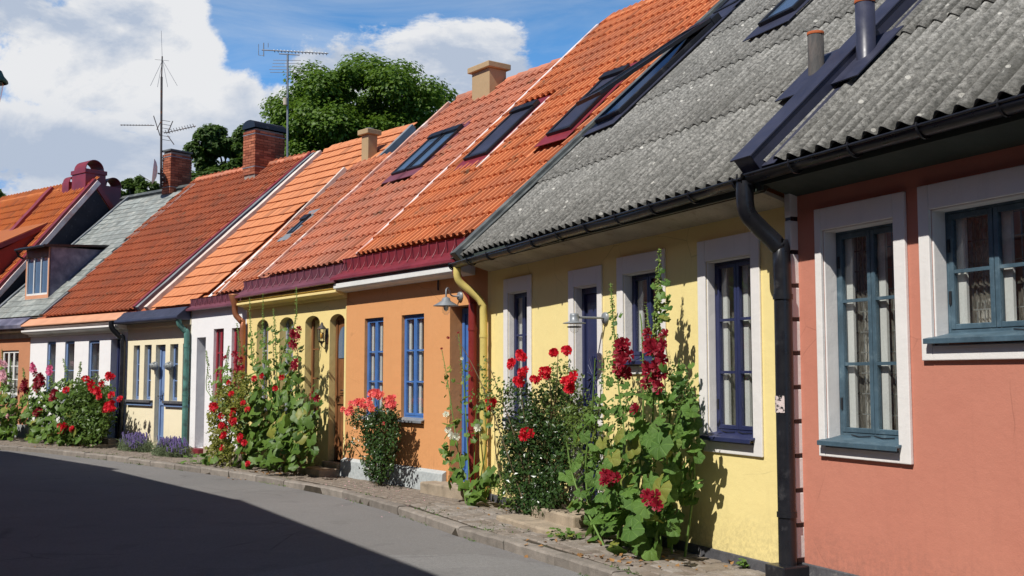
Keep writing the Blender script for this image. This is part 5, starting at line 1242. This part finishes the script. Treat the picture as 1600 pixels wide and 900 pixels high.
g = plant('rose_bush', 'bright red rose bush mixed into the left side of the huge hollyhock', 'rose bush', ARC, (355, 735, .8), 'plants growing against the facades')
stems(g, ARC, [([(355, 738), (350, 680), (340, 640)], .8, .8), ([(358, 738), (372, 660), (380, 600)], .8, .7), ([(352, 738), (338, 700), (332, 670)], .8, .8)], .010, L_['cane'], 'cane')
small_leaves(g, ARC, [(352, 660, 24, 55, 800, .05, .08, .6, 1.), (375, 620, 22, 40, 400, .05, .08, .6, .8), (345, 710, 20, 22, 200, .05, .09, .6, 1.)], L_['rosel'])
flowers(g, ARC, cloud(336, 636, 8, 6, 7) + cloud(366, 655, 8, 8, 8) + cloud(350, 668, 6, 5, 5) + cloud(374, 684, 5, 6, 5) + cloud(349, 684, 4, 5, 3) + [(348, 700), (382, 692), (387, 640), (398, 592), (411, 588), (430, 607), (388, 725), (362, 616), (358, 598), (380, 630), (440, 590), (365, 640), (346, 650)], 'red', .06, .95)
# left group
g = plant('rose_bush', 'crimson rose bush at the steps of the white house with blue windows', 'rose bush', WH1, (150, 695, .5), 'plants growing against the facades')
stems(g, WH1, [([(150, 698), (155, 640), (165, 590)], .5, .5), ([(146, 698), (135, 640), (140, 600)], .5, .5), ([(152, 698), (170, 650), (180, 635)], .5, .5)], .012, L_['cane'], 'cane')
small_leaves(g, WH1, [(138, 645, 30, 42, 1500, .07, .11, .3, 1.), (125, 675, 35, 20, 500, .07, .11, .3, 1.), (160, 640, 18, 38, 500, .06, .09, .3, .8), (140, 620, 32, 30, 500, .06, .09, .3, .9)], L_['rosel'], clump=.16)
flowers(g, WH1, cloud(148, 607, 7, 8, 8) + cloud(171, 636, 7, 6, 8) + cloud(97, 668, 6, 7, 8) + cloud(172, 588, 5, 4, 3) + [(160, 600), (115, 671), (104, 610), (113, 670), (156, 620), (188, 624), (175, 618), (134, 592)], 'red', .085, 1.0)
g = plant('hollyhock', 'hollyhock mass with pink and dark red spikes at the corner of the brown orange house', 'hollyhock', WH1, (75, 695, .6), 'plants growing against the facades')
S2 = [[(60, 620), (57, 590), (52, 570)], [(78, 620), (80, 580), (78, 562)], [(40, 620), (38, 590), (36, 575)], [(98, 610), (104, 580), (98, 560)], [(115, 610), (125, 580), (126, 565)]]
stems(g, WH1, [([(75, 698), (72, 650)] + s_, .6, .6) for s_ in S2], .015, L_['stem'])
big_leaves(g, WH1, [(78, 650, 42, 38, 150, .16, .30, .3, 1.0), (60, 625, 28, 25, 50, .12, .22, .3, .8), (85, 682, 45, 14, 60, .16, .28, .5, 1.2), (105, 620, 18, 30, 40, .12, .2, .3, .8)], HLD)
big_leaves(g, WH1, [(85, 640, 55, 42, 260, .09, .16, .3, 1.)], HLD, lim=0)
spires(g, WH1, S2, .6, 20, .03)
flowers(g, WH1, cloud(62, 600, 8, 16, 16) + cloud(84, 618, 4, 12, 8) + cloud(40, 605, 6, 9, 8) + cloud(60, 643, 5, 5, 5), 'dred', .085, .95)
flowers(g, WH1, cloud(53, 575, 3, 6, 5) + cloud(78, 578, 4, 7, 5), 'hpink', .08, .9)
g = plant('hollyhock', 'pale pink hollyhock at the very left edge of the street', 'hollyhock', FAR, (12, 690, .7), 'plants growing against the facades')
S2 = [[(5, 620), (4, 580), (3, 545)], [(20, 620), (18, 590), (16, 560)]]
stems(g, FAR, [([(10, 693), (8, 650)] + s_, .7, .7) for s_ in S2], .016, L_['stem'])
big_leaves(g, FAR, [(10, 650, 20, 34, 110, .16, .30, .4, 1.1), (4, 600, 12, 25, 30, .12, .22, .4, .9), (12, 678, 20, 10, 30, .16, .28, .6, 1.2), (-15, 650, 20, 40, 60, .16, .3, .4, 1.)], HLD)
spires(g, FAR, S2, .7, 18, .03)
flowers(g, FAR, cloud(5, 575, 5, 22, 12) + cloud(14, 640, 8, 10, 5), 'palepink', .085, .9)
# lavender
def lavender(i, x0, x1, y, o_, label):
    a, b = wxy(i, x0, y, o_), wxy(i, x1, y, o_); c = (a + b) / 2; root = empty('lavender', (c.x, c.y, 0)); tag(root, label, 'lavender', 'lavender clumps on the pavement')
    L = (b - a).length; st = MB(); fl = MB(); tv, tf = leaf_t('rose')
    for _ in range(330):
        u, v = gauss2(); p = FR[i].t * u * L / 2 + FR[i].n * v * .26; lean = Vector((u * .14, v * .08, 0)) + Vector((uni(-.06, .06), uni(-.06, .06), 0)); h = uni(.22, .42) * (1 - .35 * abs(u))
        tip = p + lean * 1.5 + Vector((0, 0, h)); st.tube([p, p + lean * .5 + Vector((0, 0, h * .6)), tip], .0035, 3, cap=False)
        for k in range(5):
            q = tip + Vector((uni(-.008, .008), uni(-.008, .008), -k * .017)); e = MB().ball(tuple(q), .011, 5, 3); fl.add(e.v, e.f, True)
    for _ in range(900):
        u, v = gauss2(); p = FR[i].t * u * L / 2.1 + FR[i].n * v * .28 + Vector((0, 0, uni(.0, .20)))
        q = rot_to((uni(-1, 1), uni(-1, 1), uni(-.2, 1)), uni(0, 6)); st.add([q @ Vector((v_[0] * .03, v_[1] * .09, v_[2] * .05)) + p for v_ in tv], tf)
    st.build('stem', L_['lavl'], root, kind='stuff'); fl.build('flower', L_['lav'], root, kind='stuff')
lavender(CRE, 190, 234, 696, .55, 'left lavender clump beside the steps of the white house'); lavender(CRE, 243, 296, 704, .7, 'right lavender clump in front of the dusty blue door')
# weeds
def weed(x, y, i, o_, n, s, label, sp=.12):
    p = wxy(i, x, y, o_); root = empty('weed', (p.x, p.y, 0)); tag(root, label, 'weed', 'weeds in the paving joints')
    for _ in range(n):
        a = uni(0, 6.28); r = uni(.02, sp); h = uni(.02, s * 2.2); q = Vector((p.x + math.cos(a) * r, p.y + math.sin(a) * r, h))
        put(random.choice(HL), 'leaf', root, q, rot_to((uni(-.4, .4), uni(-.6, .1), 1), uni(0, 6)), uni(s * .5, s))
        MB().tube([Vector((0, 0, -.01)), (q - root.location) * .6 + Vector((0, 0, h * .1)), q - root.location], .002, 4).build('stem', L_['stem'], root)
weed(1163, 878, YEL, .05, 12, .035, 'small seedling growing from the plinth right of the tall hollyhock', .05); weed(885, 822, YEL, .65, 26, .04, 'low green weed at the foot of the door step', .22)
weed(312, 728, ARC, 1.0, 12, .08, 'sprawling leaves hanging over the kerb by the huge hollyhock', .3)
m = MB(); tv, tf = leaf_t('rose')
for _ in range(2600):
    k = random.randrange(4, len(K_) - 5); a, b = K_[k], K_[k + 1]; q = a.lerp(b, rnd()); off = random.choice([uni(.10, .16), uni(.12, .5), uni(-.04, .0), uni(.8, 1.1)]);
    tdir = (b - a).normalized(); p = q + Vector((-tdir.y, tdir.x)) * off
    if mnoise.noise(Vector((p.x * .9, p.y * .9, 3))) < .12: continue
    nr = rot_to((uni(-1, 1), uni(-1, 1), uni(.1, .6)), uni(0, 6)); s = uni(.015, .04); m.add([nr @ (Vector((v[0] * .35, v[1], v[2])) * s) + Vector((p.x, p.y, (-.005 if off > 0 else -.1) + uni(0, .02))) for v in tv], tf)
tag(m.build('grass_tufts', L_['holly']), 'sparse grass and moss growing in the joints of the pavement and kerb', 'grass', kind='stuff')
m = MB(); m2 = MB()
for (x, y, n, sp) in ((560, 757, 26, .5), (590, 765, 22, .5), (610, 778, 16, .6), (500, 745, 12, .5), (700, 790, 10, .8), (960, 868, 8, .3), (850, 812, 8, .4)):
    c = gp(x, y)
    for _ in range(n):
        p = c + Vector((uni(-sp, sp), uni(-sp, sp) * .7, 0)); q = rot_to((uni(-.4, .4), uni(-.4, .4), 1), uni(0, 6)); s = uni(.015, .03)
        z = .008 if kinfo(Vector((p.x, p.y))) > 0 else -.09
        m.add([q @ (Vector((v[0] * 1.6, v[1], v[2])) * s) + Vector((p.x, p.y, z)) for v in tv], tf)
for (x, y, n, sp) in ((460, 740, 60, .45), (405, 738, 30, .5), (105, 697, 30, .8), (965, 872, 30, .4), (780, 800, 20, .5), (1040, 880, 26, .6), (900, 850, 12, .5)):
    c = gp(x, y)
    for _ in range(n):
        p = c + Vector((uni(-sp, sp), uni(-sp, sp) * .6, 0)); q = rot_to((uni(-.7, .7), uni(-.7, .7), 1), uni(0, 6)); s = uni(.025, .06); z = .012 if kinfo(Vector((p.x, p.y))) > 0 else -.085
        m2.add([q @ (Vector((v[0] * 1.5, v[1], v[2])) * s) + Vector((p.x, p.y, z)) for v in tv], tf)
tag(m.build('fallen_petals', L_['palepink']), 'fallen pale rose petals scattered on the pavement before the orange house', 'petals', kind='stuff')
tag(m2.build('dry_leaves', L_['dry']), 'dry brown fallen leaves on the pavement under the hollyhocks', 'leaves', kind='stuff')

# ================================================================== TREES
def tree(label, name, cx, cy, rx, ry, Y, n, mat, ls, seed, group='trees behind the roofs'):
    rs = random.Random(seed); c = at(cx, cy, Y); RX = rx * Y / F_PX; RZ = ry * Y / F_PX; root = empty(name, (c.x, c.y, 0)); tag(root, label, 'tree', group)
    tr = MB(); top = c.z - RZ * .3
    tr.tube([Vector((0, 0, -.2)), Vector((.1, 0, top * .5)), Vector((0, 0, top))], .32, 10, r2=.18); tr.build('trunk', L_['bark'], root)
    cl = []; K = max(40, int(n / 380))
    while len(cl) < K:
        v = Vector((rs.uniform(-1, 1), rs.uniform(-1, 1), rs.uniform(-1, 1)))
        if .35 < v.length and (abs(v.x) ** 3 + abs(v.y) ** 3 + abs(v.z) ** 3) < 1: cl.append((Vector((v.x * RX * .9, v.y * RX * .9, c.z + v.z * RZ * .88)), rs.uniform(.10, .25) * RX))
    for k, (p, r) in enumerate(cl[:14]):
        MB().tube([Vector((0, 0, top * .75)), p * .5 + Vector((0, 0, top * .42)), p], .10, 6, r2=.02).build('limb', L_['bark'], root)
    tv, tf = leaf_t('tree'); m = MB(); tot = sum(r * r for _, r in cl)
    for p, r in cl:
        for _ in range(int(n * r * r / tot)):
            v = Vector((rs.gauss(0, 1), rs.gauss(0, 1), rs.gauss(0, 1))).normalized() * r * (rs.random() ** .35) * rs.uniform(.85, 1.12); v.z *= .75
            q = rot_to((v.x + rs.uniform(-.4, .4) * r, v.y + rs.uniform(-.4, .4) * r, v.z + r * .7 + rs.uniform(-.4, .4) * r), rs.uniform(0, 6.28)); s = rs.uniform(ls * .6, ls * 1.2)
            m.add([q @ (Vector(a) * s) + p + v for a in tv], tf)
    m.build('crown', mat, root)
tree('large bright green maple rising behind the orange roofs', 'maple_tree', 570, 234, 160, 138, 44, 76000, L_['tree'], .18, 6)
tree('darker tree behind the two brick chimneys', 'broadleaf_tree', 366, 262, 76, 70, 50, 30000, L_['treed'], .22, 12)
tree('small tree top peeping over the slate roof below the satellite dish', 'broadleaf_tree', 222, 312, 34, 36, 54, 8000, L_['treed'], .22, 9)
tree('tree top at the left edge behind the farthest roof', 'broadleaf_tree', -12, 322, 24, 30, 60, 2500, L_['treed'], .28, 11)

# ================================================================== AERIALS, DISH
def aerial(name, label, cat, parts, base):
    root = empty(name, base); tag(root, label, cat, 'roof aerials')
    for nm, mat, tubes in parts:
        for pts, r in tubes: MB().tube([Vector(p) - Vector(base) for p in pts], r, 6).build(nm, mat, root)
cw = FR[FAR].w(CH2[0], CH2[1], 0); d1 = cw.y - .2
def seg(x0, y0, x1, y1, d, r, dd=0.): return ([at(x0, y0, d), at(x1, y1, d + dd)], r)
el_ = []
for k in range(11): x = 190 + k * 4.6; el_.append(seg(x, 194.5, x, 196.5, d1, .010)); 
y2 = [seg(258 + k * 4.3, 206.5 - k * 1.0 - 3, 261 + k * 4.3, 206.5 - k * 1.0 + 3, d1, .009) for k in range(11)]
grid = [seg(254, 188 + k * 6, 266, 190 + k * 6, d1, .007, .2) for k in range(6)] + [seg(250, 212, 240, 181, d1, .014), seg(262, 212, 272, 226, d1, .014), seg(270, 189, 262, 208, d1, .014), seg(245, 203, 251, 190, d1, .012)]
gpn = [seg(254, 94, 254 + a, 94 + b, d1, .006) for a, b in ((-19, 40), (-8, 42), (8, 42), (23, 40), (-12, -1), (10, 1))] + [seg(253.5, 93, 252, 48, d1, .006)]
aerial('antenna', 'tall mast with whip antenna and combed booms beside the red brick chimney', 'antenna', [('mast', M_['iron'], [seg(251.5, 294, 252.5, 120, d1, .033), seg(252.5, 120, 253.5, 88, d1, .02), seg(252, 250, 262, 249, d1, .02), seg(252, 281, 262, 280, d1, .02)]),
       ('boom', M_['iron'], [seg(188, 195.3, 241, 196, d1, .012), seg(256, 208, 306, 197, d1, .013)]), ('element', M_['iron'], el_ + y2 + grid), ('radial', M_['zinc'], gpn)], tuple(at(251.5, 294, d1)))
d2 = 30.5
aerial('antenna', 'mast with one long arrow shaped boom behind the barrel topped brick chimney', 'antenna', [('mast', M_['alu'], [seg(449, 262, 449.5, 84, d2, .03)]), ('boom', M_['alu'], [seg(409, 78, 513, 83.5, d2, .016), seg(436, 84, 468, 86, d2, .016)]),
       ('element', M_['alu'], [seg(428 + k * 5.4, 77.5 + k * .3, 429.5 + k * 5.4, 81.5 + k * .3, d2, .012, .1) for k in range(16)] + [seg(404, 69, 404, 86, d2, .009), seg(412, 67, 412, 88, d2, .014), seg(419, 67, 419, 74, d2, .009), seg(404, 86, 412, 87, d2, .007)] + [seg(a, y, b, y + .4, d2, .008) for a, b, y in ((427, 470, 94), (426, 471, 99), (425, 472, 104), (421, 475, 108.5), (422, 474, 113))]),
       ('box', M_['soffit'], [seg(446, 153, 446, 164, d2 - .05, .07)])], tuple(at(449, 262, d2)))
dc = at(241, 268, d1 - .25); root = empty('satellite_dish', tuple(dc)); tag(root, 'grey satellite dish seen almost edge on beside the antenna mast', 'satellite dish')
q = MB(); q.lathe((0, 0, 0), [(.001, -.09), (.15, -.075), (.28, -.035), (.38, .03), (.385, .035), (.28, -.02), (.15, -.06), (.001, -.075)], 20, 'x'); o = q.build('reflector', M_['surround'], root); o.rotation_euler = (0, R(-4), R(198))
MB().tube([(.1, 0, -.05), (.28, .05, -.1), (.30, .1, -.3)], .025, 6).build('arm', M_['iron'], root); MB().tube([(-.0, 0, -.36), (-.4, -.1, -.1)], .01, 5).build('feed_arm', M_['iron'], root)
# chimney pots far left
for (x, y0, y1, r, lab) in ((55, 296, 309, .07, 'small grey flue pipe on the farthest roof'), (64, 299, 309, .09, 'short dark capped flue next to the grey one')):
    p = at(x, y1, 36); root = empty('roof_flue', tuple(p)); tag(root, lab, 'flue', 'flues on the farthest roof'); hh = (y1 - y0) * 36 / F_PX
    MB().lathe((0, 0, 0), [(r, -.5), (r, hh * .75), (r * 1.3, hh * .75), (r * 1.3, hh), (.001, hh + .02)], 10).build('flue', M_['lead'], root)

# ================================================================== WALL LAMPS
def place(i, u, o_, z, name, label, cat='wall lamp', group=None):
    p = FR[i].w(u, o_, z); r = empty(name, tuple(p), FR[i].rz); tag(r, label, cat, group); return r
u, z = hz(ORA, 720, 463); h = place(ORA, u, 0, z, 'wall_lamp', 'swan necked lamp with grey conical shade and glass jar on the orange house')
MB().lathe((0, 0, 0), [(.001, .03), (.06, .028), (.065, .0)], 14, 'y').build('mount', M_['zinc'], h)
u2, z2 = hz(ORA, 697, 470, .38); du_ = u2 - u; dz = z2 - z
MB().tube(smoothpath([(0, .02, 0), (.05, .12, .01), (du_ * .6, .28, .08), (du_ * .95, .37, .06), (du_, .38, dz + .02)], 4), .011, 8).build('arm', M_['zinc'], h)
MB().lathe((du_, .38, dz), [(.02, .05), (.05, .035), (.06, .0), (.17, -.065), (.172, -.07), (.16, -.068), (.05, -.01)], 24).build('shade', M_['zinc'], h)
MB().lathe((du_, .38, dz), [(.052, -.02), (.056, -.10), (.05, -.15), (.02, -.185), (.001, -.187)], 16).build('glass_jar', M_['glass'], h)
MB().lathe((du_, .38, dz), [(.02, -.02), (.035, -.08), (.03, -.12), (.001, -.14)], 12).build('bulb', M_['whitepaint'], h)
u, z = hz(YEL, 947, 497); h = place(YEL, u, 0, z, 'wall_lamp', 'grey harbour style lamp with flat disc shade beside the dark blue door')
MB().lathe((0, 0, 0), [(.001, .035), (.07, .03), (.075, .0)], 16, 'y').build('mount', M_['zinc'], h)
h.scale = (.85, .85, .85); oo_ = .44; MB().tube([(0, .02, .0), (0.0, oo_ - .05, .0)], .014, 8).build('arm', M_['zinc'], h)
MB().lathe((0, oo_, 0), [(.001, .05), (.05, .045), (.055, .02), (.055, -.05), (.08, -.055)], 18).build('head', M_['zinc'], h)
MB().lathe((0, oo_, 0), [(.08, -.055), (.138, -.068), (.14, -.076), (.08, -.07)], 24).build('shade', M_['zinc'], h)
MB().lathe((0, oo_, 0), [(.052, -.08), (.055, -.13), (.045, -.175), (.001, -.195)], 16).build('glass_jar', M_['glass'], h); MB().lathe((0, oo_, 0), [(.085, -.11), (.088, -.112), (.085, -.125)], 18).build('guard_ring', M_['black'], h)
u, z = hz(ARC, 503, 524, .1); h = place(ARC, u, 0, z, 'wall_lantern', 'old black carriage lantern with amber glass between arched window and brown door', 'lantern'); h.scale = (.85, .85, .85)
MB().box(-.05, .05, 0, .02, -.16, .14).build('back_plate', M_['iron'], h)
q = MB(); q.lathe((0, .12, 0), [(.001, .26), (.02, .24), (.03, .20), (.09, .13), (.095, .12), (.06, .12)], 6); q.lathe((0, .12, 0), [(.07, -.11), (.04, -.14), (.015, -.17), (.012, -.20), (.001, -.21)], 6); q.build('lantern_cap', M_['iron'], h)
q = MB()
for k in range(6): a = k * math.pi / 3; q.tube([(math.cos(a) * .082, .12 + math.sin(a) * .082, .12), (math.cos(a) * .066, .12 + math.sin(a) * .066, -.11)], .006, 5)
q.build('cage', M_['iron'], h); amber = surf('amber_glass', (.75, .42, .08), .2, .1, bump=0); MB().lathe((0, .12, 0), [(.07, .11), (.056, -.10)], 6).build('lantern_glass', M_['glass'], h); MB().lathe((0, .12, 0), [(.001, .06), (.03, .05), (.032, -.06), (.001, -.07)], 8).build('candle_bulb', amber, h)
MB().tube([(0, .01, -.1), (0, .06, -.26), (0, .12, -.20)], .009, 6).build('scroll_arm', M_['iron'], h)
for x, lab in ((237, 'left bulkhead lamp on the cream house'), (260, 'right bulkhead lamp on the cream house beside the dusty blue door')):
    u, z = hz(CRE, x, 572, .1); h = place(CRE, u, 0, z, 'bulkhead_lamp', lab, group='bulkhead lamps on the cream house')
    MB().lathe((0, 0, 0), [(.13, .0), (.13, .045), (.115, .06)], 14, 'y').build('base_ring', M_['zinc'], h); MB().lathe((0, 0, 0), [(.112, .058), (.10, .10), (.06, .135), (.001, .15)], 14, 'y').build('lamp_glass', M_['lampgl'], h); h.scale = (.78, .9, .78)
    for a in (-.07, 0, .07): MB().tube([(a, .05, -.11), (a, .13, -.06), (a, .16, 0), (a, .13, .06), (a, .05, .11)], .006, 5).build('guard_bar', M_['zinc'], h)
